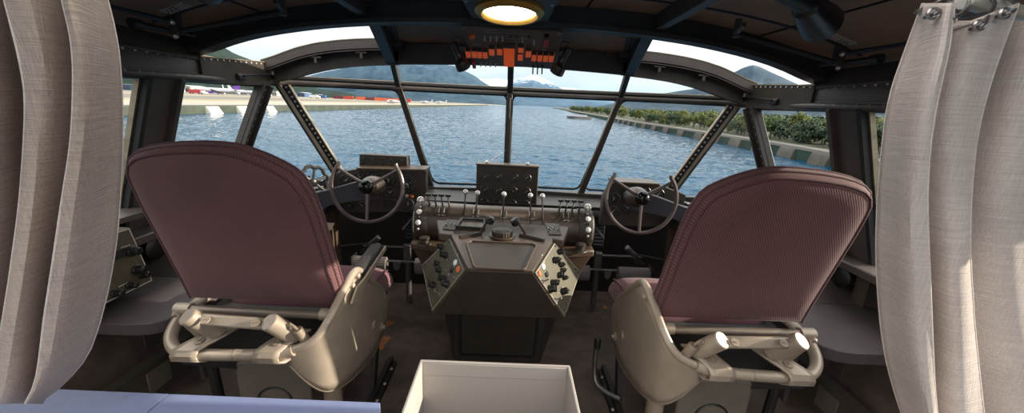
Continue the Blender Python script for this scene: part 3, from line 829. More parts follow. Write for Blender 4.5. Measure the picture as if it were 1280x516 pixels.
# front arch
b = B()
b.band(curve(Z2, -.63, .63, 30), AY2 - .006, AY2 + .008, 0, .105)
b.band(curve(Z2, -.63, .63, 30), AY2 - .012, AY2 + .02, -.004, .012)
for x in [-.60 + 1.2 * i / 22 for i in range(23)]:
    if abs(x) > .22: b.lathe((x, AY2 - .006, interp_s(Z2U, abs(x)) - .008), (0, -1, -.3), [(.008, 0), (.008, .008), (.004, .014)], 8)
trim(b, M_frame)
for s in (-1, 1):
    x0, x1 = (s * .60, s * 1.27)
    n = 24
    b = B(); rows_o = []
    cl = [(x0 + (x1 - x0) * i / n) for i in range(n + 1)]
    # lower web of the front arch
    up_ = []
    for x in cl:
        zl = interp_s(Z2, abs(x)); zu = interp_s(Z2U, abs(x)) - .045
        up_.append([(x, AY2 - .006, zl), (x, AY2 + .01, zl), (x, AY2 + .01, max(zu, zl + .01)), (x, AY2 - .006, max(zu, zl + .01))])
    b.grid(up_, True)
    b.band([(x, interp_s(Z2, abs(x))) for x in cl], AY2 - .014, AY2 + .02, -.006, .008)
    trim(b, M_frame)
    # upper rim of the arch, a flat flanged band
    rim = [(x, interp_s(Z2U, abs(x))) for x in [s * .56 + (s * 1.30 - s * .56) * i / n for i in range(n + 1)]]
    b = B(); b.band(rim, AY2 - .060, AY2 - .045, -.050, 0.0); b.band(rim, AY2 - .060, AY2 + .015, -.054, -.044); trim(b, M_frame2)
    b = B(); b.band(rim, AY2 - .063, AY2 - .043, 0.0, .004); trim(b, M_edge)
    for x in (.78, 1.02):
        b = B(); z = interp_s(Z2U, x) - .062; b.box((s * x, AY2 - .045, z), (.06, .012, .010)); b.box((s * x, AY2 - .045, z - .014), (.014, .012, .03)); trim(b, M_frame2, bevel=.002)
    # roof strut between the arches
    b = B()
    p0, p1 = V((s * .565, AY1 + .01, interp_s(Z1, .57) + .005)), V((s * .635, AY2, interp_s(Z2, .64)))
    b.loft([p0 + V((s * .016, 0, 0)), p0 + V((-s * .016, 0, 0)), p0 + V((-s * .016, 0, .085)), p0 + V((s * .016, 0, .085))],
           [p1 + V((s * .016, 0, .0)), p1 + V((-s * .016, 0, .0)), p1 + V((-s * .016, 0, .11)), p1 + V((s * .016, 0, .11))])
    b.loft([p0 + V((s * .030, 0, -.004)), p0 + V((-s * .022, 0, -.004)), p0 + V((-s * .022, 0, .008)), p0 + V((s * .030, 0, .008))],
           [p1 + V((s * .030, 0, -.004)), p1 + V((-s * .022, 0, -.004)), p1 + V((-s * .022, 0, .008)), p1 + V((s * .030, 0, .008))])
    trim(b, M_frame2, bevel=.003)
    # conduit beside the strut
    b = B(); b.tube([p0 + V((-s * .05, 0, .06)), p1 + V((-s * .03, -.02, .10))], .006, 8); b.tube([p0 + V((-s * .066, 0, .062)), p1 + V((-s * .046, -.02, .102))], .004, 8); trim(b, M_arm)
    # rib running aft along the ceiling
    b = B()
    q0 = V((s * .60, AY1 - .03, interp_s(Z1, .60) + .055)); q1 = V((s * .56, .2, interp_s(Z1, .56) + .045))
    pr = lambda q: [q + V((s * .018, 0, -.03)), q + V((-s * .018, 0, -.03)), q + V((-s * .018, 0, .05)), q + V((s * .018, 0, .05))]
    b.loft(pr(q0), pr(q1)); trim(b, M_frame2, bevel=.004)
    # riveted sill of the skylight
    b = B()
    b.loft([(s * 1.335, AY1, 1.285), (s * 1.30, AY1, 1.285), (s * 1.30, AY1, 1.385), (s * 1.335, AY1, 1.385)],
           [(s * 1.315, AY2 + .02, 1.29), (s * 1.28, AY2 + .02, 1.29), (s * 1.28, AY2 + .02, 1.408), (s * 1.315, AY2 + .02, 1.408)])
    for i in range(13):
        t = (i + .5) / 13; b.rivet((s * (1.299 - .02 * t), AY1 + .47 * t, 1.378 + .022 * t), (-s, 0, 0), .006)
    trim(b, M_frame)
    b = B(); b.loft([(s * 1.335, AY1, 1.385), (s * 1.295, AY1, 1.385), (s * 1.295, AY1, 1.390), (s * 1.335, AY1, 1.390)],
           [(s * 1.315, AY2, 1.408), (s * 1.275, AY2, 1.408), (s * 1.275, AY2, 1.413), (s * 1.315, AY2, 1.413)]); trim(b, M_edge)
    # broad riveted longeron above the side windows
    b = B()  # unseen gap left aft of it, added to let sun onto the left curtain
    b.loft([(s * 1.312, .42, 1.29), (s * 1.36, .42, 1.29), (s * 1.36, .42, 1.485), (s * 1.312, .42, 1.415)],
           [(s * 1.312, 1.722, 1.29), (s * 1.36, 1.722, 1.29), (s * 1.36, 1.722, 1.45), (s * 1.312, 1.722, 1.378)])
    b.tube([(s * 1.312, .42, 1.412), (s * 1.312, 1.722, 1.378)], .008, 8)
    for i in range(28):
        y = .46 + i * .0445
        b.rivet((s * 1.3115, y, 1.395 - .012 * y), (-s, 0, 0), .0065)
    trim(b, M_frame2)
    b = B()
    b.box((s * 1.312, .77, 1.303), (.026, 1.84, .034))
    for i in range(30):
        y = .1 + i * .053
        b.rivet((s * 1.2988, y, 1.304), (-s, 0, 0), .0065)
    trim(b, M_frame2, bevel=.003)
    b = B(); b.box((s * 1.375, 1.07, 1.42), (.02, 1.30, .28)); b.loft([(s * 1.375, 1.72, 1.28), (s * 1.36, 1.72, 1.28), (s * 1.36, 1.72, 1.40), (s * 1.375, 1.72, 1.40)], [(s * 1.33, 2.2, 1.28), (s * 1.315, 2.2, 1.28), (s * 1.315, 2.2, 1.40), (s * 1.33, 2.2, 1.40)]); trim(b, M_ceil)
    # skylight pane
    b = B(); rows = []
    xs = [.64 + .67 * j / 14 for j in range(15)]
    for i in range(7):
        t = i / 6; rows.append([(s * x, AY1 + (AY2 - AY1) * t, (interp_s(Z1, x) + .012) * (1 - t) + (interp_s(Z2U, x) - .012) * t) for x in xs])
    b.grid(rows); struct('window_%d' % (1 if s < 0 else 2), b, M_glass)

# waist rail round the whole glasshouse
RAIL = [(-1.31, .15), (-1.31, 1.0), (-1.31, 1.7), (-1.31, 2.05), (-1.295, 2.16), (-1.25, 2.225), (-1.1, 2.27), (-.65, 2.36), (-.3, 2.395), (0, 2.405)]
RAIL = RAIL + [(-x, y) for x, y in RAIL[-2::-1]]
rail3 = [V((x, y, 1.297 + .017 * max(0, min(1, (y - 1.6) / .7)))) for x, y in RAIL]
b = B(); b.tube(smoothpath(rail3, 5), .0165, 12); trim(b, M_frame2)
fr = [p + V((0, 0, .024)) for p in rail3 if p.y > 2.15]
b = B(); b.tube(smoothpath(fr, 5), .011, 8); trim(b, M_black)
b = B(); b.tube(smoothpath([p + V((0, 0, .0365)) for p in rail3 if p.y > 2.15], 5), .003, 6); trim(b, M_edge)

# windshield bars, panes, sill
SILL = [(0, 2.45, .728), (.485, 2.43, .722), (1.0, 2.345, .735), (1.5, 1.96, .69)]
TOPL = [(0, 2.405, 1.312), (.65, 2.36, 1.314), (1.28, 2.20, 1.303)]
def bar(p0, p1, w, d, m, lit=None):
    p0, p1 = V(p0), V(p1); t = (p1 - p0).normalized()
    u = t.cross(V((0, 1, 0))).normalized(); v = u.cross(t)
    b = B(); b.obox((p0 + p1) / 2, u, v, t, w, d, (p1 - p0).length); return b, u, v, t
def window_pane(n, pts):
    b = B(); b.face(pts); return struct('window_%d' % n, b, M_glass)
b, *_ = bar((0, 2.40, 1.312), (0, 2.45, .70), .030, .04, M_frame); b.obox((0, 2.40, 1.0), (1, 0, 0), (0, 1, 0), (0, -.08, 1), .012, .06, .58)
trim(b, M_frame, bevel=.003)
b, *_ = bar((0, 2.40, 1.33), (0, AY2 + .02, 1.46), .034, .03, M_frame); trim(b, M_frame, bevel=.003)
for s in (-1, 1):
    # inner bar
    b, u, v, t = bar((s * .65, 2.36, 1.314), (s * .482, 2.435, .70), .034, .04, M_frame); trim(b, M_frame, bevel=.003)
    b, *_ = bar((s * .630, 2.345, 1.30), (s * .462, 2.42, .71), .005, .01, M_edge); trim(b, M_edge)
    b, *_ = bar((s * .655, 2.36, 1.33), (s * .635, AY2 + .02, 1.44), .030, .03, M_frame); trim(b, M_frame, bevel=.003)
    # riveted corner post
    p0, p1 = V((s * 1.275, 2.23, 1.30)), V((s * 1.0, 2.35, .70))
    b, u, v, t = bar(p0 + V((s * .012, 0, 0)), p1 + V((s * .012, 0, 0)), .020, .04, M_frame); trim(b, M_frame, bevel=.003)
    b, u, v, t = bar(p0 + V((-s * .006, -.022, 0)), p1 + V((-s * .006, -.022, 0)), .016, .006, M_flange); trim(b, M_flange)
    b = B(); tt = (p1 - p0).normalized(); off = V((-s * .032, -.006, 0))
    b.obox((p0 + p1) / 2 + off, tt.cross(V((0, 1, 0))), V((0, 1, 0)), tt, .036, .012, (p1 - p0).length)
    for i in range(24):
        b.rivet(p0 + (p1 - p0) * ((i + .5) / 24) + off + V((0, -.006, 0)), (0, -1, 0), .0075, .007)
    trim(b, M_black)
    b = B(); b.obox((p0 + p1) / 2 + off * 1.75, tt.cross(V((0, 1, 0))), V((0, 1, 0)), tt, .006, .022, (p1 - p0).length); trim(b, M_edge)
    # leaning riveted side post
    q0, q1 = V((s * 1.305, 2.13, 1.30)), V((s * 1.525, 2.0, .66))
    tt = (q1 - q0).normalized(); nrm = V((s, 0, .375)).normalized(); wv = tt.cross(nrm).normalized()
    b = B(); b.obox((q0 + q1) / 2, wv, nrm, tt, .085, .03, (q1 - q0).length)
    b.obox((q0 + q1) / 2 + wv * .034 - nrm * .02, wv, nrm, tt, .012, .03, (q1 - q0).length)
    b.obox((q0 + q1) / 2 - wv * .034 - nrm * .02, wv, nrm, tt, .012, .03, (q1 - q0).length)
    for i in range(17): b.rivet(q0 + (q1 - q0) * ((i + .7) / 17) - nrm * .016, -nrm, .007, .006)
    trim(b, M_frame, bevel=.002)
    # wide side post
    q0, q1 = V((s * 1.315, 1.535, 1.30)), V((s * 1.545, 1.535, .66))
    tt = (q1 - q0).normalized(); wv = V((0, 1, 0))
    b = B(); b.obox((q0 + q1) / 2, wv, nrm, tt, .130, .035, (q1 - q0).length)
    b.obox((q0 + q1) / 2 + wv * .056 - nrm * .024, wv, nrm, tt, .018, .03, (q1 - q0).length)
    trim(b, M_frame2, bevel=.003)
    b = B(); b.obox((q0 + q1) / 2 - wv * .073 + nrm * .0, wv, nrm, tt, .018, .05, (q1 - q0).length); trim(b, M_seal)
    b = B(); b.obox((q0 + q1) / 2 - wv * .086 + nrm * .01, wv, nrm, tt, .008, .02, (q1 - q0).length); trim(b, M_edge)
    # aft end of the glazed part
    q0, q1 = V((s * 1.315, .33, 1.30)), V((s * 1.545, .33, .66))
    b = B(); b.obox((q0 + q1) / 2, wv, nrm, tt, .12, .035, (q1 - q0).length); trim(b, M_frame2)
    # panes
    k = 3 if s < 0 else 9
    X = lambda x, y, z: (s * x, y, z)
    window_pane(k, [X(0, 2.405, 1.312), X(.65, 2.365, 1.314), X(.482, 2.44, .72), X(0, 2.455, .72)])
    window_pane(k + 1, [X(.65, 2.365, 1.314), X(1.27, 2.235, 1.305), X(1.0, 2.36, .72), X(.482, 2.44, .72)])
    window_pane(k + 2, [X(1.285, 2.21, 1.305), X(1.525, 2.0, .68), X(1.0, 2.36, .72)])
    window_pane(k + 3, [X(1.318, 2.13, 1.297), X(1.318, 1.55, 1.297), X(1.548, 1.55, .67), X(1.548, 2.0, .67)])
    window_pane(k + 4, [X(1.318, 1.50, 1.297), X(1.318, .35, 1.297), X(1.548, .35, .67), X(1.548, 1.50, .67)])
    tops = [X(x, AY2 + .02, interp_s(Z2, x)) for x in [i * .105 for i in range(13)]]
    b = B(); b.grid([tops, [X(x, interp([(0, 2.405), (.65, 2.36), (1.25, 2.235)], x), 1.33) for x in [i * .105 for i in range(13)]]])
    struct('window_%d' % (k + 5), b, M_glass)
    # sill under the windshield and the side windows
    b = B()
    pts = [V((s * x, y, z)) for x, y, z in SILL]
    for a, c in zip(pts, pts[1:]):
        t_ = (c - a).normalized(); u_ = V((-t_.y, t_.x, 0)).normalized()
        b.obox((a + c) / 2 + V((0, 0, -.02)), t_, u_, t_.cross(u_), (c - a).length + .02, .05, .035)
    trim(b, M_frame, bevel=.004)
    b = B()
    a, c = pts[2], pts[3]; t_ = (c - a).normalized()
    b.obox((a + c) / 2 + V((-s * .03, -.03, -.01)), t_, V((-t_.y, t_.x, 0)), t_.cross(V((-t_.y, t_.x, 0))), (c - a).length, .03, .03)
    for i in range(15):
        b.rivet(a + (c - a) * ((i + .5) / 15) + V((-s * .035, -.045, .004)), (-s * .5, -.6, .5), .006)
    trim(b, M_black)
    b = B(); b.box((s * 1.49, .92, .665), (.13, 2.1, .035)); trim(b, M_frame2, bevel=.005)
    # sealing wires round the big panes
    def seal(pp):
        q = [V(p) for p in pp]; c_ = sum(q, V((0, 0, 0))) / len(q)
        q = [p + (c_ - p) * .035 + V((0, -.004, 0)) for p in q]
        out = []
        for i in range(len(q)):
            a_, b_, d_ = q[i - 1], q[i], q[(i + 1) % len(q)]
            e1 = (a_ - b_).normalized() * .035; e2 = (d_ - b_).normalized() * .035
            out += [b_ + e1, b_ + e1 * .3 + e2 * .3, b_ + e2]
        bb = B(); bb.tube(out, .0075, 6, closed=True); return bb
    trim(seal([X(0.005, 2.40, 1.318), X(.66, 2.36, 1.318), X(.475, 2.43, .732), X(0.005, 2.445, .732)]), M_seal)
    trim(seal([X(.655, 2.36, 1.318), X(1.27, 2.23, 1.31), X(1.0, 2.35, .735), X(.485, 2.43, .735)]), M_seal)

# deck below the windshield and forward bulkhead
b = B(); b.prism([(-1.5, 2.0, .700), (-1.0, 2.36, .715), (-.48, 2.44, .70), (.48, 2.44, .70), (1.0, 2.36, .715), (1.5, 2.0, .700), (1.2, 2.12, .690), (.6, 2.2, .685), (-.6, 2.2, .685), (-.15, 2.12, .690)], (0, 0, -.02))
struct('wall_front_ledge', b, M_black)
b = B(); b.box((0, 2.50, .35), (3.2, .04, .72)); struct('wall_front', b, M_black)
# side walls
for s, nm in ((-1, 'left'), (1, 'right')):
    b = B()
    b.prism([(s * 1.56, 0, .68), (s * 1.60, 0, .68), (s * 1.62, 0, -.05), (s * 1.57, 0, -.05)], (0, 0, 0)) if False else None
    b.loft([(s * 1.56, -.15, .68), (s * 1.60, -.15, .68), (s * 1.62, -.15, -.05), (s * 1.56, -.15, -.05)],
           [(s * 1.56, 2.5, .68), (s * 1.60, 2.5, .68), (s * 1.62, 2.5, -.05), (s * 1.56, 2.5, -.05)])
    struct('wall_' + nm, b, M_wall)
    b = B()
    b.loft([(s * 1.31, -.15, 1.50), (s * 1.37, -.15, 1.50), (s * 1.60, -.15, .64), (s * 1.54, -.15, .64)],
           [(s * 1.31, .30, 1.50), (s * 1.37, .30, 1.50), (s * 1.60, .30, .64), (s * 1.54, .30, .64)])
    struct('wall_aft_' + nm, b, M_wall)  # unseen rear left open so daylight reaches the curtains and seats
    # frames (ribs) standing against the lower hull
    for y in (1.0, 1.47, 1.62, 2.02):
        b = B(); b.box((s * 1.535, y, .33), (.05, .035, .64)); b.box((s * 1.512, y, .33), (.006, .06, .64)); trim(b, M_wall)
    # sloping hull floor edge and lightened sill channel
    b = B(); b.loft([(s * 1.56, -.1, .30), (s * 1.56, -.1, -.01), (s * 1.45, -.1, -.01)], [(s * 1.56, 2.4, .30), (s * 1.56, 2.4, -.01), (s * 1.45, 2.4, -.01)]); trim(b, M_floor)
    b = B()
    b.box((s * 1.42, 1.1, .085), (.022, 2.4, .17)); b.box((s * 1.415, 1.1, .172), (.05, 2.4, .008))
    trim(b, M_wall)
    for i, y in enumerate((.88, 1.10, 1.32, 1.54)):
        b = B(); b.box((s * 1.4075, y + .05, .088), (.006, .105, .095)); trim(b, M_base, bevel=.002)

# ================================================================== FIXTURES ON ROOF AND WALLS
lampc = at(637, 13, Y=1.545); 
nl = V((0, -.105, -1)).normalized(); ul = V((1, 0, 0)); vl = ul.cross(nl).normalized()
t = thing('ceiling_lamp', 'round glowing ceiling lamp in a gold ring on a dark mounting plate', 'lamp', lampc)
b = B(); b.prism([lampc + ul * x + vl * y - nl * .004 for x, y in ((-.165, -.16), (.165, -.16), (.145, .15), (-.145, .15))] if False else
                 [lampc + ul * -.17 + V((0, -.17, .016)), lampc + ul * .17 + V((0, -.17, .016)), lampc + ul * .150 + V((0, .125, -.010)), lampc + ul * -.150 + V((0, .125, -.010))], (0, 0, .03))
for x, y in ((-.13, .11), (.13, .11), (-.145, -.12), (.145, -.12)): b.rivet(lampc + V((x, y, -.004)), nl, .006)
obj('mounting_plate', b, M_plate, t, bevel=.004)
b = B(); b.lathe(lampc, nl, [(.128, -.002), (.128, .010), (.118, .019), (.104, .021), (.096, .013), (.094, .004)], 48, False, False); obj('lamp_ring', b, M_gold, t)
b = B(); b.lathe(lampc, nl, [(.094, .004), (.08, .012), (.05, .018), (.01, .020)], 48, True, True); obj('lamp_lens', b, M_lamp, t)

# overhead panel
P0, PV = V((0, 1.72, 1.548)), V((0, .30, -.118)).normalized()
PN = V((0, PV.z, -PV.y)).normalized()
op = lambda px, py: hit(px, py, P0, PN)
t = thing('overhead_switch_panel', 'dark overhead switch panel with rows of orange indicator windows', 'switch panel', (0, 1.85, 1.5))
cs = [op(576, 33), op(703, 41), op(694.5, 85.5), op(592, 82)]
b = B(); b.prism(cs, -PN * .05); obj('panel_box', b, M_opanel, t, bevel=.003)
OPX = lambda zx, zy: op(520 + zx / 4.69, zy / 4.69)
def on_panel(name, zx, zy, w, h, d, m, parent=t, bevel=.001, lift=0.0):
    b = B(); b.obox(OPX(zx, zy) + PN * (d / 2 + lift), (1, 0, 0), PV, PN, w, h, d); return obj(name, b, m, parent, bevel=bevel)
pxh = lambda zx, zy: (OPX(zx, zy + 10) - OPX(zx, zy)).length / 10
for zx, zy in ((305, 305), (340, 305), (372, 307), (405, 309), (444, 291), (490, 289), (615, 283), (612, 322), (660, 303), (693, 325), (728, 327), (762, 329), (795, 330)):
    w_ = .0205 if zx < 430 or zx > 680 else .0235
    o = on_panel('indicator_window', zx, zy, w_, 42 * pxh(zx, zy), .012, M_orange)
    on_panel('indicator_hood', zx, zy - 24, w_ + .003, .008, .016, M_black, o)
for i, zy in enumerate((270, 291, 310, 327, 343, 358, 374)):
    o = on_panel('indicator_strip', 546, zy, .050, 8.5 * pxh(546, zy), .012, M_orange)
on_panel('indicator_hood', 546, 255, .053, .008, .022, M_black)
for zx, zy in ((403, 208), (437, 209), (473, 210), (509, 211), (554, 212), (590, 213), (626, 216), (661, 214), (693, 232), (380, 362), (408, 363), (437, 364), (467, 365)):
    up_m = M_arm if zx in (554, 590, 661) else M_steel
    b = B(); c = OPX(zx, zy); b.lathe(c, PN, [(.006, 0), (.006, .005), (.003, .006)], 10); b.cyl(c + PN * .005, c + PN * .020 + PV * .010, .0022, .0032, 8); b.obox(c + PV * .014 + PN * .001, (1, 0, 0), PV, PN, .0022, .022, .002)
    obj('toggle_switch', b, up_m, t)
for zx in (687, 714, 741):
    b = B(); c = OPX(zx, 378); b.obox(c + PN * .02 + PV * .01, (1, 0, 0), PV, PN, .006, .012, .045); obj('toggle_switch', b, M_knob, t)
b = B(); c = OPX(327, 208); b.lathe(c, PN, [(.013, 0), (.013, .010), (.010, .014)], 16); obj('push_knob', b, M_orange_lens, t)
on_panel('switch_guard', 764, 238, .021, 52 * pxh(764, 238), .012, M_red); on_panel('switch_guard', 340, 371, .017, 36 * pxh(340, 371), .012, M_red)
b = B(); c = OPX(766, 205); b.lathe(c, PN, [(.010, 0), (.010, .016), (.006, .02)], 12); obj('guard_hinge', b, M_knob, t)
b = B()
for (x0, x1, y) in ((395, 675, 186), (395, 490, 172), (400, 670, 218), (295, 350, 190), (330, 372, 254), (735, 782, 275), (740, 765, 290), (395, 452, 332), (330, 380, 262), (380, 470, 352)):
    a, c = OPX(x0, y), OPX(x1, y + (x1 - x0) * .045); dd = c - a; n_ = max(2, int(dd.length / .009))
    for i in range(n_): b.obox(a + dd * ((i + .5) / n_) + PN * .001, dd, PV, PN, .006, .0018, .001)
obj('panel_markings', b, M_mark, t)
b = B(); [b.rivet(c + (V((0, 1.87, 1.49)) - c) * .05, PN, .005) for c in cs]; obj('panel_screw', b, M_steel, t)

# utility lights hanging beside the overhead panel
for s, lab in ((-1, 'small black utility lamp hanging at the left edge of the overhead panel'), (1, 'small black utility lamp hanging at the right edge of the overhead panel')):
    c0 = V((s * .262, 1.87, 1.507)); c1 = V((s * .236, 1.89, 1.440)); c2 = V((s * .215, 1.90, 1.400))
    t = thing('utility_lamp', lab, 'lamp', c0, 'utility lamps of the overhead panel')
    ax = (c2 - c0).normalized()
    b = B(); b.lathe(c0, ax, [(.012, -.004), (.016, 0), (.016, .03), (.0145, .034), (.0145, .062), (.020, .072), (.032, .085), (.034, .115), (.030, .122)], 18); obj('lamp_body', b, M_knob, t)
    b = B(); b.lathe(c0 + ax * .1225, ax, [(.027, 0), (.02, .003), (.004, .004)], 16, False, True); obj('lamp_lens', b, M_dial, t)
    b = B(); b.tube(smoothpath([c0 + V((0, 0, 0)), c0 + V((0, -.005, .022)), c0 + V((-s * .025, 0, .028)), c0 + V((-s * .045, 0, .008)), c0 + V((-s * .055, .01, -.005))], 5), .0035, 6); obj('cable', b, M_yoke, t)
    b = B(); b.obox(c0 + ax * .02 + V((-s * .035, .01, 0)), (1, 0, 0), ax, ax.cross(V((1, 0, 0))), .06, .022, .018); obj('bracket', b, M_frame, t)

# floodlights on the ceiling behind the first arch
for s, lab in ((-1, 'black ceiling floodlight whose tip shows at the top edge, pilot side'), (1, 'large black cone floodlight hanging under the ceiling, co-pilot side')):
    fm = lambda p: V((p.x * s + (.03 if s < 0 else 0), p.y, p.z + (.022 if s < 0 else 0)))
    n0 = fm(at(972, -10, Y=1.04)); n1 = fm(at(1007, 8, Y=1.13)); mo = fm(at(1026, 29, Y=1.22))
    t = thing('ceiling_floodlight', lab, 'lamp', n0, 'ceiling floodlights')
    ax = (mo - n1).normalized(); Ln = (mo - n1).length
    b = B(); b.lathe(n1, ax, [(.018, -.02), (.026, -.005), (.032, 0), (.040, Ln * .35), (.052, Ln * .95), (.053, Ln), (.049, Ln * .97)], 20, True, False); obj('lamp_shade', b, M_knob, t)
    b = B(); b.lathe(n1 + ax * Ln * .9, ax, [(.044, 0), (.03, -.01), (.005, -.015)], 20, False, True); obj('lamp_lens', b, M_dial, t)
    b = B(); b.tube([n0 + V((0, 0, .07)), n0, n1 - ax * .005], [.014, .018, .022], 12); obj('lamp_neck', b, M_black, t)

# hatch gear along the roof edge
for s, side in ((-1, 'pilot'), (1, 'co-pilot')):
    m3 = lambda p: V((abs(p.x) * s, p.y, p.z))
    t = thing('roof_latch', 'dark roof latch with cross handle under the ceiling on the %s side' % side, 'latch', m3(at(222, 40, Z=1.45)), 'roof latches')
    h0, h1 = m3(at(168, 29, Z=1.45)), m3(at(220, 40, Z=1.45))
    d = (h1 - h0).normalized()
    b = B(); b.cyl(h0, h1, .010, n=12); b.cyl(h0 - d * .012, h0 + d * .022, .0155, n=12); obj('handle_bar', b, M_black, t)
    b = B(); r0, r1 = m3(at(224, 39, Z=1.45)), m3(at(354, 15, Z=1.535)); b.cyl(r0, r1, .009, n=12); obj('push_rod', b, M_black, t)
    b = B(); b.cyl(r1, m3(at(344, 2, Z=1.55)), .008, .008, 8); b.cyl(r1 + V((0, 0, .05)), r1 - V((0, 0, .012)), .012, n=10); obj('rod_bracket', b, M_frame2, t)
    b = B(); j = m3(at(221, 37, Z=1.455)); b.obox(j + V((0, 0, .03)), (1, 0, 0), (0, 1, 0), (0, 0, 1), .03, .022, .09); b.cyl(h1, h1 + d * .09, .006, .003, 8); obj('pivot_bracket', b, M_frame, t)
    for px, py, z in ((215, 27.5, 1.475), (219, 45, 1.435)):
        c = m3(at(px, py, Z=z)); b = B(); b.ball(c, .0105, 12, 8); obj('pivot_nut', b, M_steel, t)
    b = B(); b.tube([m3(at(80, -9, Z=1.49)), m3(at(140, 8, Z=1.495)), m3(at(212, 27, Z=1.49))], .008, 10)
    tag(obj('roof_conduit', b, M_arm), 'thin blue-grey tube along the ceiling above the %s latch' % side, 'pipe', 'ceiling conduits')
    # small latch on the skylight sill
    c = V((s * 1.285, 1.93, 1.318)); t = thing('skylight_latch', 'small black latch with a rod below the skylight on the %s side' % side, 'latch', c, 'skylight latches')
    b = B(); b.box(c, (.022, .045, .022)); b.cyl(c + V((0, -.025, .010)), c + V((0, .025, .010)), .008, n=10); obj('latch_block', b, M_black, t, bevel=.003)
    b = B(); b.tube([c + V((-s * .015, 0, .01)), c + V((-s * .015, .12, .022)), c + V((-s * .012, .25, .025))], [.004, .004, .006], 8); obj('latch_rod', b, M_black, t)
    # stencilled placard on the ceiling
    pc = (at(219, 10, Z=1.535) if s < 0 else at(1052, 49, Z=1.535)); xx = pc.x
    rows_ = 4; b = B(); sl_ = (interp_s(Z1, abs(xx) + .02) - interp_s(Z1, abs(xx) - .02)) / .04 * (1 if xx > 0 else -1)
    zc = interp_s(Z1, abs(xx)) + .083
    pc = at(219, 10, Z=zc) if s < 0 else at(1052, 49, Z=zc)
    u = V((1, 0, sl_)).normalized()
    rnd = random.Random(5 + s)
    for r in range(rows_):
        x = -.04
        while x < .04:
            L_ = rnd.uniform(.006, .014); x2 = min(.042, x + L_)
            b.obox(pc + u * ((x + x2) / 2) + V((0, (r - 1.5) * .013, -.002)), u, (0, 1, 0), u.cross(V((0, 1, 0))), x2 - x, .006, .0012); x = x2 + .004
    tag(obj('placard', b, M_mark), 'small worn white stencilled placard on the ceiling, %s side' % side, 'sign', 'ceiling placards')
# ================================================================== INSTRUMENTS
def gauge(parent, c, r, u, v, n, ang, needle_m=None, two=False):
    c, u, v, n = V(c), V(u), V(v), V(n)
    b = B(); b.lathe(c, n, [(r * 1.16, -.001), (r * 1.16, .004), (r * 1.06, .0065), (r, .006), (r * .97, .002)], 28, True, False)
    g = obj('gauge', b, M_bezel, parent)
    b = B(); b.lathe(c, n, [(r * .98, .0015), (r * .5, .0018)], 28, False, True); obj('dial', b, M_dial, g)
    b = B()
    for k in range(14):
        a = PI * (1.25 - 1.5 * k / 13); d = u * math.cos(a) + v * math.sin(a)
        L_ = r * (.22 if k % 3 == 0 else .13)
        b.obox(c + d * (r * .92 - L_ / 2) + n * .0025, d, n.cross(d), n, L_, r * .05, .0008)
    for a in (.5, 2.2, 4.3):
        d = u * math.cos(a) + v * math.sin(a)
        b.obox(c + d * r * .42 + n * .0025, u, v, n, r * .24, r * .07, .0008)
    obj('dial_marks', b, M_dmark, g)
    b = B()
    for q, (a, ln) in enumerate([(ang, .78)] + ([(ang + 2.2, .5)] if two else [])):
        d = u * math.cos(a) + v * math.sin(a); e = n.cross(d)
        b.prism([c - d * r * .18 + e * r * .05 + n * .003, c - d * r * .18 - e * r * .05 + n * .003, c + d * r * ln - e * r * .02 + n * .003, c + d * r * ln + e * r * .02 + n * .003], n * .001)
    b.lathe(c, n, [(r * .11, .002), (r * .11, .0045)], 12)
    obj('needle', b, needle_m or M_mark, g)
    return g
UX, UZ, UN = V((1, 0, 0)), V((0, 0, 1)), V((0, -1, 0))

# engine gauge panel hung before the windshield
GY = 2.22
t = thing('engine_gauge_panel', 'box of twelve engine gauges hung on wires before the centre bar', 'gauge panel', (.006, GY, .62))
gx0, gx1, gz0, gz1 = -.176, .188, .60, .903
b = B(); b.prism([(gx0, GY, gz0), (gx1, GY, gz0), (gx1, GY, gz1 - .006), (gx1 - .006, GY, gz1), (gx0 + .006, GY, gz1), (gx0, GY, gz1 - .006)], (0, .075, 0)); obj('panel_box', b, M_panel, t, bevel=.004)
b = B(); b.box(((gx0 + gx1) / 2, GY + .035, gz1 + .003), (gx1 - gx0 + .006, .085, .012)); obj('panel_hood', b, M_console, t, bevel=.004)
G4 = lambda zx, zy: at(480 + zx / 3.687, 180 + zy / 3.687, Y=GY)
for r_, row in enumerate((((464, 149), (523, 151), (599, 156), (657, 157)), ((463, 211), (521, 213), (594, 217), (655, 219)), ((462, 271), (519, 273), (591, 277), (652, 279)))):
    for c_, (zx, zy) in enumerate(row):
        p = G4(zx, zy); gauge(t, (p.x, GY - .001, p.z), .0245, UX, UZ, UN, .35 + .13 * ((r_ * 3 + c_ * 5) % 4), M_needle)
tops = [V((-.118, GY + .03, gz1 + .006)), V((.122, GY + .03, gz1 + .006))]
for q in tops:
    b = B(); b.tube([q, q + V((-q.x * .35, .05, .03)), V((.004, 2.40, .985))], .0016, 6); obj('hanging_wire', b, M_dsteel, t)
    b = B(); b.ball(q + V((0, 0, .008)), .011, 12, 8); obj('wire_anchor', b, M_silver, t)

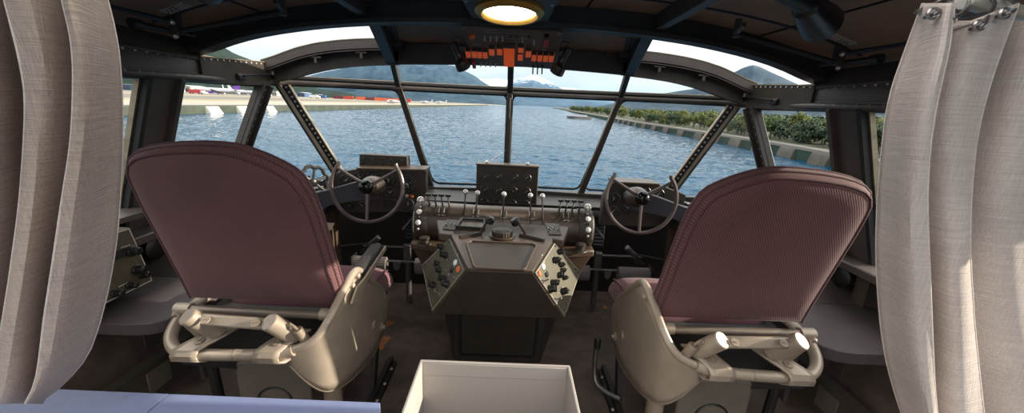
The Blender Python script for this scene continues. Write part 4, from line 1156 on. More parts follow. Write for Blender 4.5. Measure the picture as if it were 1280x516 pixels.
# pilot's and co-pilot's instrument panels
IY = 2.03
def inst_panel(label, outline, gauges, lights, sw):
    pts = [at(px, py, Y=IY) for px, py in outline]
    c = sum(pts, V((0, 0, 0))) / len(pts)
    t = thing('instrument_panel', label, 'instrument panel', c, 'flight instrument panels')
    b = B(); b.prism(pts, (0, .06, 0)); obj('panel_face', b, M_panel, t, bevel=.004)
    b = B(); a, d = pts[0], pts[1]; b.obox((a + d) / 2 + V((0, .05, .004)), d - a, (0, 1, 0), (d - a).cross(V((0, 1, 0))), (d - a).length, .13, .012); obj('glare_hood', b, M_console, t, bevel=.003)
    for px, py, r, two, a in gauges:
        p = at(px, py, Y=IY); gauge(t, p - V((0, .001, 0)), r, UX, UZ, UN, a, M_mark, two)
    for px, py, m in lights:
        p = at(px, py, Y=IY); b = B(); b.lathe(p, UN, [(.0095, 0), (.0095, .004), (.007, .007), (.003, .008)], 14); obj('indicator_light', b, m, t)
    for px, py in sw:
        p = at(px, py, Y=IY); b = B(); b.box(p + V((0, -.004, 0)), (.075, .012, .05)); obj('blank_plate', b, M_black, t, bevel=.003)
    return t
q = lambda zx, zy: (380 + zx / 3.686, 160 + zy / 3.686)
GL = [(*q(195, 240), .030, True, 1.0), (*q(258, 226), .028, False, 2.0), (*q(320, 228), .029, False, .7), (*q(390, 237), .032, True, 2.6), (*q(398, 295), .028, True, .8),
      (*q(476, 258), .043, True, 2.9), (*q(480, 350), .029, False, 1.5), (*q(207, 356), .021, False, .5), (*q(268, 357), .021, False, 2.2)]
inst_panel('pilot instrument panel with nine dials behind the nearer left control wheel', [q(245, 189), q(562, 197), q(562, 300), q(545, 385), q(100, 392), q(85, 240), q(150, 205)], GL,
           [(*q(450, 312), M_white), (*q(474, 312), M_mark), (*q(498, 314), M_orange_lens)], [q(400, 345)])
q2 = lambda zx, zy: (740 + zx / 2.868, 180 + zy / 2.868)
GR = [(*q2(78, 195), .030, True, 2.0), (*q2(72, 243), .030, True, .9), (*q2(128, 172), .027, False, .4), (*q2(190, 172), .027, False, 1.7), (*q2(236, 181), .030, True, 1.1), (*q2(128, 228), .027, False, 2.6)]
inst_panel('co-pilot instrument panel with six dials behind the right control wheel', [q2(75, 139), q2(240, 146), q2(338, 183), q2(325, 240), q2(300, 300), q2(30, 292), q2(42, 190)], GR, [], [])

# annunciator box standing on the pilot's glareshield
t = thing('annunciator_box', 'slim dark box of small labelled switches on top of the pilot instrument panel', 'switch box', (-.68, 2.12, .9))
pts = [at(449, 192.5, Y=2.10), at(509, 195.5, Y=2.10), at(510, 215, Y=2.10), at(449, 213, Y=2.10)]
b = B(); b.prism(pts, (0, .06, 0)); obj('box_body', b, M_panel, t, bevel=.004)
b = B()
for i in range(5):
    for j in range(3):
        p = at(453.5 + i * 12, 199 + j * 4.2 + i * .55, Y=2.098)
        if (i + j) % 3 != 2: b.lathe(p, UN, [(.006, 0), (.006, .006), (.003, .008)], 10)
obj('push_button', b, M_knob, t)
b = B()
for i in range(5):
    p = at(453.5 + i * 12, 196.4 + i * .55, Y=2.098); b.box(p, (.028 if i % 2 == 0 else .012, .001, .0025))
    p = at(453.5 + i * 12, 202 + i * .55, Y=2.098); b.box(p, (.006, .001, .002))
obj('label_marks', b, M_dsteel, t)

# control wheels on arms from the side
def yoke(s, lab, hub_px):
    c = at(*hub_px, Y=1.78)
    t = thing('control_wheel', lab, 'control wheel', c, 'control wheels')
    n = V((0, -1, .17)).normalized(); u = V((1, 0, 0)); v = n.cross(u).normalized()
    if v.z < 0: v = -v
    R = .166; cc = c + n * .02
    P = lambda a, r: cc + u * math.cos(a) * r + v * math.sin(a) * r
    a0 = math.radians(54)
    pts = [P(PI / 2 + a0 + (2 * PI - 2 * a0) * i / 48, R) for i in range(49)]
    e0 = P(PI / 2 + a0 - .03, R + .012); e1 = P(PI / 2 - a0 + .03, R + .012)
    b = B(); b.tube([pts[0] + (pts[0] - pts[2]) * .45 + (pts[0] - cc) * .03] + pts + [pts[-1] + (pts[-1] - pts[-3]) * .45 + (pts[-1] - cc) * .03], [.0085] + [.0092] * 49 + [.0085], 10); obj('wheel_rim', b, M_yoke, t)
    for a in (PI / 2 + a0 + .10, PI / 2 - a0 - .10, -PI / 2):
        b = B(); b.tube([P(a, .02), P(a, R * .6), P(a, R)], [.0100, .0075, .0080], 10); obj('wheel_spoke', b, M_yoke, t)
    b = B(); b.ball(cc + n * .014, .034, 24, 16); obj('hub_ball', b, M_ball, t)
    b = B(); b.lathe(cc + n * .012, -n, [(.030, .0), (.036, .018), (.044, .035), (.05, .07), (.046, .14), (.03, .20)], 20); obj('hub_housing', b, M_drum, t)
    return t, c
tl, cl_ = yoke(-1, 'three-spoke control wheel open at the top before the pilot seat', (461, 233))
tr_, cr_ = yoke(1, 'three-spoke control wheel open at the top before the co-pilot seat', (800, 247))
# the arm of each wheel
armpx = [(470, 228), (452, 226), (436, 230), (404, 239), (384, 243), (340, 250), (343, 292), (390, 288), (401, 270), (404, 262), (412, 257), (440, 252), (470, 249)]
pl = [at(px, py, Y=1.90) for px, py in armpx]
for s, par in ((-1, tl), (1, tr_)):
    b = B(); b.prism([(s * abs(p.x), p.y, p.z) for p in pl], (0, .05, 0))
    p = pl[6]; b.rivet((s * 1.03, 1.899, .71), UN, .008)
    obj('column_arm', b, M_arm, par, bevel=.006)

# nose-wheel trim wheel on the pilot's side
c = at(391, 227.5, Y=1.93); n = V((.80, -.60, .05)).normalized(); v = V((0, 0, 1)); u = v.cross(n).normalized(); v = n.cross(u)
t = thing('trim_handwheel', 'small spoked metal handwheel on the ledge beside the pilot control wheel', 'handwheel', c)
b = B(); R = .078; b.tube([c + (u * math.cos(2 * PI * i / 40) + v * math.sin(2 * PI * i / 40)) * (R + .004 * (1 if i % 5 < 3 else -1)) for i in range(40)], .010, 8, closed=True); obj('wheel_rim', b, M_bezel, t)
for k in range(6):
    d = u * math.cos(k * PI / 3 + .3) + v * math.sin(k * PI / 3 + .3); b = B(); b.tube([c + d * .012, c + d * R], [.008, .006], 8); obj('wheel_spoke', b, M_bezel, t)
b = B(); b.lathe(c - n * .06, n, [(.012, 0), (.012, .05), (.022, .05), (.022, .072), (.010, .08)], 16); b.obox(c - n * .07 + V((-.02, 0, -.05)), (1, 0, 0), (0, 1, 0), (0, 0, 1), .06, .05, .15); obj('wheel_mount', b, M_knob, t)

# ledges beside the instrument panels, carrying the handwheel (both sides)
for s, sd in ((-1, 'pilot'), (1, 'co-pilot')):
    b = B()
    b.prism([(s * .93, 1.95, .745), (s * 1.30, 1.70, .70), (s * 1.52, 1.70, .68), (s * 1.50, 1.98, .69), (s * 1.02, 2.33, .715), (s * .93, 2.2, .73)], (0, 0, -.03))
    b.prism([(s * .94, 1.96, .72), (s * 1.30, 1.72, .68), (s * 1.30, 1.72, .58), (s * .98, 1.96, .56)], (0, .03, 0))
    tag(obj('side_ledge', b, M_black, bevel=.003), 'black ledge between the %s instrument panel and the side windows' % sd, 'ledge', 'black window ledges')
    # folded gusset under the arm, louvred vent, support strut
    b = B(); b.prism([(s * .99, 1.92, .60), (s * 1.12, 1.80, .66), (s * 1.14, 1.78, .56), (s * 1.02, 1.92, .52)], (s * .01, .02, 0)); b.prism([(s * 1.00, 1.93, .60), (s * .93, 2.0, .58), (s * .95, 2.0, .54), (s * 1.01, 1.93, .55)], (0, .015, 0))
    tag(obj('gusset_plate', b, M_frame2), 'bent grey gusset plate under the %s wheel arm' % sd, 'bracket', 'gusset plates')
    t = thing('louvred_vent', 'sun-toned louvred vent low on the %s side behind the seat back' % sd if s < 0 else 'shade-toned louvred vent low on the co-pilot side', 'vent', (s * 1.02, 2.05, .3), 'louvred vents')
    b = B(); b.box((s * 1.06, 2.10, .40), (.16, .02, .30)); obj('vent_frame', b, M_black, t)
    for k in range(11):
        b = B(); b.obox((s * 1.055, 2.080, .29 + k * .022), (1, 0, 0), (0, .8, -.6), (0, .6, .8), .12, .016, .005); obj('vent_slat', b, M_cream if s < 0 else M_arm, t)  # left slats coloured as sunlit, right slats coloured as in shade
    b = B(); b.box((s * .955, 2.06, .33), (.035, .05, .62)); b.box((s * .955, 2.03, .33), (.012, .02, .62))
    tag(obj('support_strut', b, M_console), 'upright brown strut under the %s instrument panel' % sd, 'strut', 'panel support struts')
    # finned dark box beside the throttle drum
    t = thing('finned_box', 'small dark finned box below the windshield on the %s side of the throttles' % sd, 'box', (s * .54, 2.3, .47), 'finned boxes')
    b = B(); b.box((s * .545, 2.385, .50), (.17, .19, .20)); obj('box_body', b, M_black, t, bevel=.004)
    for k in range(8):
        b = B(); b.box((s * .545, 2.284, .42 + k * .023), (.15, .016, .008)); obj('cooling_fin', b, M_arm, t)
    # rudder pedals
    t = thing('rudder_pedals', 'rudder bar with two ribbed pedals before the %s seat' % sd, 'pedals', (s * .7, 2.2, .0), 'rudder pedal sets')
    for z, y in ((.375, 2.22), (.305, 2.16)):
        b = B(); b.cyl((s * .44, y, z), (s * .86, y, z), .0075, n=10); obj('cross_bar', b, M_dsteel, t)
    for xa, xb in ((.70, .895), (.43, .525)):
        b = B(); cy = V(((xa + xb) / 2 * s, 2.13, .285)); prof = []
        n_ = 26
        for k in range(n_):
            pass
        pts = []
        for k in range(40):
            a = 2 * PI * k / 40; r = .046 + (.0025 if k % 2 else 0)
            pts.append((s * xa, 2.15 + math.cos(a) * r * .75, .285 + math.sin(a) * r))
        b.prism(pts, (s * (xb - xa), 0, 0)); obj('pedal', b, M_ped, t)
        b = B(); b.box((s * xb if xa > .6 else s * xa, 2.15, .285), (.008, .085, .11)); obj('pedal_cheek', b, M_black, t, bevel=.003)
    for x in (.585,):
        b = B(); b.box((s * x, 2.21, .345), (.045, .04, .11)); b.cyl((s * x, 2.21, .33), (s * x, 2.21, 0), .018, n=12); obj('bar_clamp', b, M_dsteel, t, bevel=.005)
        b = B(); b.prism([(s * (x + .05) - .022, 2.13, .315), (s * (x + .05) + .022, 2.13, .315), (s * (x + .05) + .016, 2.13, .27), (s * (x + .05), 2.13, .255), (s * (x + .05) - .016, 2.13, .27)], (0, .012, 0)); obj('toe_plate', b, M_steel, t)
    # hydraulic hand pump
    hp = at(474, 296, Y=2.05); hq = at(455, 313, Y=2.10)
    hp = V((s * abs(hp.x), hp.y, hp.z)); hq = V((s * abs(hq.x), hq.y, hq.z))
    t = thing('brake_lever', 'chromed brake lever leaning above the outer pedal of the %s' % sd, 'lever', hq, 'brake levers')
    d = (hq - hp).normalized()
    b = B(); b.lathe(hp, d, [(.008, -.004), (.015, .0), (.016, .02), (.0145, .05), (.017, .085), (.013, .10)], 14); obj('lever_grip', b, M_dsteel, t)
    for k in (-1, 0, 1):
        b = B(); b.cyl(hp + d * .09 + UX * k * .012, hq + UX * k * .02 - UZ * .015, .0045, n=8); obj('lever_rod', b, M_drum, t)
    b = B(); b.cyl((s * .80, 2.14, .42), (s * 1.05, 2.08, .40), .006, n=8); b.cyl((s * .80, 2.14, .42), (s * .79, 2.2, .30), .006, n=8); obj('linkage_rod', b, M_knob, t)

# ================================================================== CENTRE CONSOLE
t = thing('centre_console', 'brown centre console with throttle drum, angled switch panels and pedestal', 'console', (0, 1.67, 0))
CC = t
A_ = V((-.110, 1.20, .703)); Bv = V((-.203, 1.45, .727)); C_ = V((-.332, 1.50, .580)); D_ = V((-.243, 1.28, .486))
mx_ = lambda p: V((-p.x, p.y, p.z))
# pedestal
b = B()
b.loft([(-.222, 1.67, 0), (.212, 1.67, 0), (.33, 2.06, 0), (-.33, 2.06, 0)], [(-.232, 1.64, .45), (.232, 1.64, .45), (.34, 2.06, .45), (-.34, 2.06, .45)])
obj('pedestal', b, M_panel, t, bevel=.006)
b = B()
def fr_(x, z): return V((x, 1.67 - .03 * z / .45 - .004, z))
for (x0, z0, x1, z1) in ((-.19, .035, .18, .035), (-.19, .035, -.195, .42), (.18, .035, .19, .42)):
    p, q_ = fr_(x0, z0), fr_(x1, z1); d = q_ - p; b.obox((p + q_) / 2, d, UN, d.cross(UN), d.length, .008, .010)
obj('inset_frame', b, M_black, t)
# body under the top
b = B()
b.loft([A_, mx_(A_), mx_(D_), D_], [V((-.20, 1.62, .735)), V((.20, 1.62, .735)), V((.31, 1.66, .44)), V((-.31, 1.66, .44))])
obj('front_face', b, M_panel, t, bevel=.004)
b = B(); b.loft([Bv, A_, D_, C_], [V((-.19, 1.60, .735)), V((-.1, 1.35, .70)), V((-.2, 1.45, .44)), V((-.36, 1.64, .50))]); obj('side_body', b, M_console, t)
b = B(); b.loft([mx_(Bv), mx_(A_), mx_(D_), mx_(C_)], [V((.19, 1.60, .735)), V((.1, 1.35, .70)), V((.2, 1.45, .44)), V((.36, 1.64, .50))]); obj('side_body', b, M_console, t)
# top plate with a shallow tray
tp_n = (mx_(A_) - A_).cross(Bv - A_).normalized()
if tp_n.z < 0: tp_n = -tp_n
up = lambda p, h=.0: V(p) + tp_n * h
topo = [A_, mx_(A_), mx_(Bv), V((.20, 1.60, A_.z + (1.60 - A_.y) * (Bv.z - A_.z) / (Bv.y - A_.y))), V((-.20, 1.60, A_.z + (1.60 - A_.y) * (Bv.z - A_.z) / (Bv.y - A_.y))), Bv]
b = B(); b.prism([up(p, .0) for p in topo], tp_n * .008); obj('top_plate', b, M_console, t, bevel=.003)
ts = lambda px, py: hit(px, py, A_ + tp_n * .008, tp_n)
T5 = lambda zx, zy: ts(500 + zx / 4.915, 240 + zy / 4.915)
tray = [T5(408, 318), T5(440, 306), T5(815, 322), T5(838, 336), T5(770, 476), T5(750, 484), T5(465, 470), T5(452, 455)]
b = B()
n_ = len(tray)
for i in range(n_):
    p, q_ = tray[i], tray[(i + 1) % n_]; d = q_ - p
    b.obox((p + q_) / 2 + tp_n * .003, d, tp_n.cross(d), tp_n, d.length + .004, .007, .008)
obj('tray_lip', b, M_console, t, bevel=.002)
b = B(); ct = sum(tray, V((0, 0, 0))) / n_; b.prism([p + (ct - p) * .03 + tp_n * .0003 for p in tray], tp_n * .0012); obj('tray_floor', b, M_panel, t)
# rear shelf between top plate and drum
ZS = .752
S5 = lambda zx, zy, z=ZS: hit(500 + zx / 4.915, 240 + zy / 4.915, A_ + tp_n * .008, tp_n)
sh = [S5(222, 170), S5(240, 255), S5(320, 262), S5(935, 288), S5(1005, 300), S5(1040, 210)]
sh2 = [S5(300, 262), S5(945, 288)]
b = B(); b.prism([sh[0], sh[1], sh2[0], sh2[1], sh[4], sh[5]], (0, 0, -.030)); obj('rear_shelf', b, M_console, t, bevel=.004)
for pq in (((285, 172), (370, 178), (335, 238), (262, 230)), ((890, 195), (975, 200), (992, 266), (915, 264))):
    b = B(); b.prism([S5(*p) for p in pq], (0, 0, .004)); o = obj('switch_plate', b, M_panel, t, bevel=.001)
    cx_ = sum((S5(*p) for p in pq), V((0, 0, 0))) / 4
    for k in range(3):
        b = B(); p = cx_ + V((-.02 + .02 * k, .012 * (k % 2) - .005, .004)); b.lathe(p, (0, 0, 1), [(.005, 0), (.005, .004)], 8); b.cyl(p, p + V((.004, -.004, .014)), .002, n=6); obj('toggle_switch', b, M_steel, o)
    b = B()
    for k in range(5): b.box(cx_ + V((-.025 + .012 * k, -.022 + .01 * (k % 3), .0045)), (.007, .0025, .0008))
    obj('panel_markings', b, M_mark, o)
b = B(); rr = [S5(380, 172), S5(520, 178), S5(515, 232), S5(350, 220)]
for i in range(4):
    p, q_ = rr[i], rr[(i + 1) % 4]; d = q_ - p; b.obox((p + q_) / 2 + V((0, 0, .004)), d, (-d.y, d.x, 0), (0, 0, 1), d.length + .006, .008, .014)
obj('recess_frame', b, M_black, t)
b = B(); b.prism([p + V((0, 0, .0005)) for p in rr], (0, 0, .001)); obj('recess_floor', b, M_drum, t)
# big knurled friction knob
c = S5(627, 268, .752)
b = B(); pts = []
prof = [(.044, 0), (.044, .003)]
b.lathe(c, (0, 0, 1), [(.052, 0), (.052, .004)], 24); obj('knob_base', b, M_console, t)
b = B()
pr_ = []
for k in range(48):
    a = 2 * PI * k / 48; r = .040 + (.0025 if k % 2 else 0); pr_.append(c + V((math.cos(a) * r, math.sin(a) * r, .004)))
b.prism(pr_, (0, 0, .020)); b.lathe(c, (0, 0, 1), [(.037, .024), (.030, .028), (.01, .029)], 24, False, True)
obj('friction_knob', b, M_panel, t, bevel=.001)
# two angled levers in slotted guides
for k_, (kn, el, g0, g1) in enumerate((((541, 170), (497, 258), (365, 280), (500, 258)), ((722, 180), (768, 268), (735, 266), (888, 302)))):
    b = B(); p0, p1 = S5(*g0), S5(*g1); d = p1 - p0
    for e in (-1, 1):
        off = V((-d.y, d.x, 0)).normalized() * .006 * e; b.obox((p0 + p1) / 2 + off + V((0, 0, .004)), d, (-d.y, d.x, 0), (0, 0, 1), d.length, .004, .009)
    g = obj('lever_guide', b, M_panel, t, bevel=.001)
    b = B(); b.obox((p0 + p1) / 2 + V((0, 0, .0095)), d, (-d.y, d.x, 0), (0, 0, 1), d.length * .95, .0025, .002); obj('guide_edge', b, M_dsteel, g)
    b = B(); e_ = S5(*el) + V((0, 0, .01)); kp = at(500 + kn[0] / 4.915, 240 + kn[1] / 4.915, Z=.800)
    b.tube([e_, e_ + (kp - e_) * .5, kp], [.006, .005, .005], 8); lv = obj('mixture_lever', b, M_drum, t)
    b = B(); b.lathe(kp - V((0, 0, .014)), (kp - e_).normalized(), [(.012, 0), (.0195, .006), (.0195, .024), (.013, .03)], 16); obj('lever_knob', b, M_knob, lv)
# throttle drum
DY, DZ, DR = 1.775, .690, .088
b = B(); b.cyl((-.365, DY, DZ), (.365, DY, DZ), DR, n=48); obj('throttle_drum', b, M_drum, t, smooth=50)
for s in (-1, 1):
    b = B(); b.lathe((s * .350, DY, DZ), (s, 0, 0), [(DR + .002, 0), (DR + .004, .004), (DR + .004, .065), (DR - .002, .072), (DR * .4, .074)], 48); e = obj('drum_end', b, M_panel, t, smooth=50)
    for k, (ang, m_, r_) in enumerate(((62, M_mark, .006), (44, M_white, .0125), (12, M_white, .0125), (28, M_knob, .006), (-7, M_mark, .006))):
        a = math.radians(ang); d = V((0, -math.cos(a), math.sin(a))); b = B()
        b.lathe(V((s * .392, DY, DZ)) + d * (DR + .003), d, [(r_, 0), (r_, .003), (r_ * .6, .006)], 16); obj('drum_button', b, m_, e)
    b = B()
    for k in range(9):
        a = math.radians(-15 + 7 * k); d = V((0, -math.cos(a), math.sin(a))); b.obox(V((s * .414, DY, DZ)) + d * (DR + .0042), (1, 0, 0), (0, d.z, -d.y), d, .0045, .007, .0006)
    obj('end_markings', b, M_mark, e)
    # rear friction ball
    b = B(); kp = V((s * .392, 1.74, .800)); b.ball(kp, .019, 16, 12); b.cyl(kp - V((0, 0, .03)), kp, .004, n=8); obj('friction_ball', b, M_silver, t)
    # four short propeller levers
    for k in range(4):
        x = s * (.352 - .031 * k); b = B(); base = V((x, DY - .02, DZ + DR * .96)); tip = V((x + s * .006, DY - .025, DZ + DR + .048))
        b.tube([base, base + (tip - base) * .5 + V((0, -.012, 0)), tip], [.0045, .0035, .004], 8); lv = obj('propeller_lever', b, M_drum, t)
        b = B(); b.obox(tip, (1, 0, 0), (0, 1, 0), (0, 0, 1), .025, .014, .012); obj('lever_knob', b, M_knob, lv, bevel=.002)
    b = B()
    for k in range(4):
        x = s * (.352 - .031 * k); a = math.radians(70); b.obox((x, DY - .052, DZ + DR * .83), (1, 0, 0), (0, .8, .6), (0, -.6, .8), .005, .07, .003)
    obj('lever_slot', b, M_black, t)
for (bx, by), (px, py) in (((580, 268), (582, 240)), ((594, 270), (597, 241.3)), ((628.6, 270.5), (630, 242.7)), ((663, 272.5), (663, 244.3)), ((678.3, 273.5), (678, 245))):
    base = hit(bx, by, (0, DY - .05, DZ + .072), V((0, -.56, .83))); kp = at(px, py, Y=base.y - .005)
    b = B(); b.tube([base - V((0, 0, .006)), kp], [.0042, .0032], 8); lv = obj('throttle_lever', b, M_dsteel, t)
    b = B(); b.ball(kp, .0125, 16, 12); obj('lever_ball', b, M_silver, lv)
    b = B(); b.obox(base, (1, 0, 0), (0, .83, .56), (0, -.56, .83), .006, .055, .003); obj('lever_slot', b, M_black, lv)
b = B()
for x in (-.13, .0, .13, -.29, .29):
    b.obox((x, DY - .070, DZ + .054), (1, 0, 0), (0, .61, .79), (0, -.79, .61), .03, .003, .001)
    for e in (-.012, .012): b.obox((x + e, DY - .052, DZ + .072), (1, 0, 0), (0, .83, .56), (0, -.56, .83), .002, .03, .001)
obj('drum_markings', b, M_mark, t)
# brackets carrying the drum at each end
for s in (-1, 1):
    b = B(); b.prism([(s * .27, 1.62, .62), (s * .425, 1.66, .62), (s * .425, 1.92, .62), (s * .27, 1.92, .62)], (0, 0, -.035)); obj('drum_bracket', b, M_console, t, bevel=.008)
    b = B(); b.loft([(s * .30, 1.68, .585), (s * .42, 1.68, .585), (s * .42, 1.92, .585), (s * .30, 1.92, .585)], [(s * .27, 1.70, .36), (s * .33, 1.74, .36), (s * .35, 1.95, .36), (s * .27, 1.95, .36)]); obj('bracket_web', b, M_console, t, bevel=.004)
    b = B(); b.lathe((s * .355, 1.645, .62), (0, 0, 1), [(.032, 0), (.030, .006), (.019, .008), (.019, .022), (.024, .026), (.024, .034), (.014, .038)], 18); obj('bracket_bolt', b, M_panel, t)
    b = B(); b.cyl((s * .425, 1.75, .72), (s * .475, 1.72, .66), .007, n=10); obj('end_crank', b, M_knob, t)
# angled switch panels left and right
def console_side(flip, knobs, lights, togs, zoomo):
    pa, pb, pc, pd = [(mx_(p) if flip else p) for p in (A_, Bv, C_, D_)]
    n = (pb - pa).cross(pd - pa).normalized()
    if n.z < 0: n = -n
    cc = (pa + pb + pc + pd) / 4
    b = B(); b.prism([p + (cc - p) * .03 - n * .002 for p in (pa, pb, pc, pd)], n * .009); sp = obj('switch_panel', b, M_olive, CC, bevel=.002)
    if flip: sp['label'] = 'olive switch panel on the co-pilot side of the console'
    HP = lambda zx, zy: hit(500 + zx / 4.3, 300 + zy / 4.3, pa + n * .007, n)
    u = (pb - pa).normalized(); v = n.cross(u)
    for zx, zy, r in knobs:
        c = HP(zx, zy); b = B(); b.lathe(c - n * .001, n, [(r * 1.15, 0), (r * 1.15, .005), (r, .006), (r * .85, .024), (r * .7, .026)], 16); b.obox(c + n * .024, u + v * random.uniform(-1, 1), n.cross(u), n, r * 1.7, r * .4, .010); obj('rotary_knob', b, M_knob, sp)
    for zx, zy, m_ in lights:
        c = HP(zx, zy); b = B(); b.lathe(c - n * .001, n, [(.012, 0), (.012, .004), (.009, .008), (.003, .009)], 14); obj('indicator_light', b, m_, sp)
    for zx, zy in togs:
        c = HP(zx, zy); b = B(); b.lathe(c - n * .001, n, [(.007, 0), (.007, .005)], 10); b.cyl(c, c + n * .022 + V((0, 0, .008)), .0025, .0035, 8); obj('toggle_switch', b, M_steel, sp)
    b = B(); q_ = [p + (cc - p) * .07 for p in (pa, pb, pc, pd)]
    for i in range(4):
        p, q2_ = q_[i], q_[(i + 1) % 4]; d = q2_ - p; b.obox((p + q2_) / 2 + n * .0072, d, n.cross(d), n, d.length, .0016, .0006)
    rnd = random.Random(4 + flip)
    for k in range(16):
        c = cc + (q_[0] - cc) * rnd.uniform(-.7, .7) + (q_[1] - cc) * rnd.uniform(-.7, .7); b.obox(c + n * .0073, u, v, n, rnd.uniform(.006, .014), .0022, .0006)
    obj('panel_markings', b, M_mark, sp)
    for p in (pa, pb, pc, pd):
        b = B(); b.screw(p + (cc - p) * .13 + n * .0075, n, .005); obj('panel_screw', b, M_dsteel, sp)
console_side(False, [(235, 40, .013), (250, 82, .013), (160, 132, .013), (218, 132, .012), (225, 163, .014), (190, 243, .014), (243, 208, .012), (258, 238, .013)],
             [(300, 122, M_white), (316, 158, M_orange_lens), (281, 160, M_knob)], [(291, 203), (214, 292)], None)
console_side(True, [(850, 65, .013), (828, 110, .014), (852, 135, .011), (915, 165, .013), (858, 165, .011), (845, 190, .013), (868, 205, .010), (870, 275, .014), (818, 232, .013), (803, 264, .014)],
             [(767, 143, M_white), (746, 180, M_orange_lens), (784, 183, M_knob)], [(770, 224), (838, 322)], None)
# ================================================================== SEATS
def seat(s, label):
    X = lambda x, y, z: V((x * -s * 1.0, y, z)) if s > 0 else V((x, y, z))   # coordinates are written for the pilot side (x < 0)
    t = thing('crew_seat', label, 'seat', (s * .80, 1.3, 0), 'crew seats')
    tl_ = math.radians(14); bu = V((0, -math.sin(tl_), math.cos(tl_))); bn = V((0, -math.cos(tl_), -math.sin(tl_)))
    h0 = V((-.80, 1.20, .505))
    half = [(.268, .045), (.268, .15), (.268, .3), (.267, .42), (.266, .50), (.263, .545), (.250, .575), (.226, .595), (.195, .608), (.155, .618), (.10, .626), (.05, .630), (0, .631)]
    inb = [(.266, .045), (.260, .10), (.253, .20), (.247, .30), (.240, .40), (.230, .475), (.210, .532), (.190, .557), (.160, .578), (.12, .600), (.08, .617), (.04, .628), (0, .631)]
    half = [(x * (1 + .075 * min(1, max(0, (h - .1) / .35))), .3 + (h - .3) * .945 if h > .3 else h) for x, h in half]; inb = [(x, .3 + (h - .3) * .945 if h > .3 else h) for x, h in inb]
    out = [(-x, h) for x, h in half] + [(x, h) for x, h in inb[-2::-1]]
    def bp(x, h, d):   # point on back cushion, d = depth to the front
        p = h0 + bu * h - bn * d; return X(p.x + x, p.y, p.z)
    # back shell with a slightly domed rear face
    b = B()
    layers = []
    for sc_, d in ((.0, -.012), (.45, -.011), (.78, -.008), (.90, -.003), (.945, .004), (.985, .022), (1.0, .042), (.985, .062), (.95, .076), (.85, .085), (.0, .09)):
        layers.append([bp(x * sc_, .32 + (h - .32) * sc_, d) for x, h in out])
    b.grid(layers, True)
    obj('seat_back', b, M_seat, t, smooth=50)
    b = B()
    for sc_, d, r_ in ((.946, .003, .0040), (.990, .024, .0032), (1.002, .046, .0038)):
        b.tube([bp(x * sc_, .32 + (h - .32) * sc_, d) for x, h in out], r_, 6)
    obj('back_piping', b, M_pipe, t)
    # seat cushion
    b = B(); rows = []
    xs = [-.262, -.255, -.235, -.18, -.09, 0, .09, .18, .235, .255, .262]
    for y, zt, zb in ((1.31, .47, .40), (1.34, .495, .395), (1.42, .503, .39), (1.55, .50, .385), (1.64, .494, .38), (1.70, .478, .378), (1.725, .455, .38), (1.735, .43, .39)):
        top = [X(-.79 + x, y, zt - (.0 if abs(x) < .2 else .012 if abs(x) < .24 else .03 if abs(x) < .258 else .055)) for x in xs]
        bot = [X(-.79 + x, y, zb) for x in xs[::-1]]
        rows.append(top + bot)
    b.grid(rows, True); b.face(rows[0]); b.face(rows[-1][::-1])
    obj('seat_cushion', b, M_cush, t, smooth=60, subsurf=1)
    b = B(); b.tube([X(-.79 + .248, y, z) for y, z in ((1.28, .475), (1.42, .485), (1.55, .482), (1.64, .476), (1.70, .46))] + [X(-.79 + .235, 1.73, .42)], .0035, 6); obj('cushion_piping', b, M_pipe, t)
    # black pan standing in for the shade in the gap under the cushion
    b = B(); b.prism([X(-1.05, 1.19, .50), X(-1.05, 1.70, .385), X(-1.05, 1.62, .33), X(-1.05, 1.17, .36)], X(-.54, 0, 0) - X(-1.05, 0, 0)); obj('shade_pan', b, M_black, t)
    # cream side plate that sweeps round the rear corner
    cols = [((-.665, 1.058, .462), (-.665, 1.070, .405)), ((-.605, 1.062, .486), (-.628, 1.085, .335)), ((-.568, 1.072, .512), (-.586, 1.10, .287)), ((-.542, 1.10, .556), (-.556, 1.13, .267)),
            ((-.532, 1.15, .594), (-.536, 1.20, .246)), ((-.53, 1.22, .622), (-.53, 1.30, .222)), ((-.53, 1.275, .638), (-.53, 1.38, .203)), ((-.53, 1.315, .632), (-.53, 1.44, .196)), ((-.53, 1.36, .600), (-.53, 1.49, .200)),
            ((-.53, 1.45, .525), (-.53, 1.55, .215)), ((-.53, 1.54, .453), (-.53, 1.585, .24)), ((-.53, 1.585, .400), (-.53, 1.60, .275)), ((-.53, 1.605, .345), (-.53, 1.607, .305))]
    tp = smoothpath([c[0] for c in cols], 3); bt = smoothpath([c[1] for c in cols], 3)
    rows = []
    for a, c in zip(tp, bt):
        row = []
        for j in range(9):
            k = j / 8; p = a + (c - a) * k
            bulge = math.sin(PI * k) * .002
            row.append(X(p.x + bulge, p.y, p.z))
        rows.append(row)
    b = B(); b.grid(rows); o = obj('side_plate', b, M_cream, t, smooth=60, solid=.010)
    b = B(); rim = [X(*p) for p in tp]; b.tube(rim[:28], .0135, 12); b.tube(rim[27:], .009, 10); obj('plate_rim', b, M_cream, t)
    b = B(); b.tube([X(p.x, p.y, p.z) for p in bt], .006, 8); obj('plate_hem', b, M_creamd, t)
    sn = X(1, 0, 0).normalized()
    for y, z in ((1.43, .33), (1.52, .265)):
        b = B(); b.lathe(X(-.519, y, z), sn, [(.020, -.004), (.020, .003), (.017, .004)], 18); o2 = obj('plate_boss', b, M_creamd, t)
    b = B(); b.lathe(X(-.519, 1.52, .265), sn, [(.010, .003), (.009, .010), (.004, .011)], 12); obj('boss_bolt', b, M_creamd, o2)
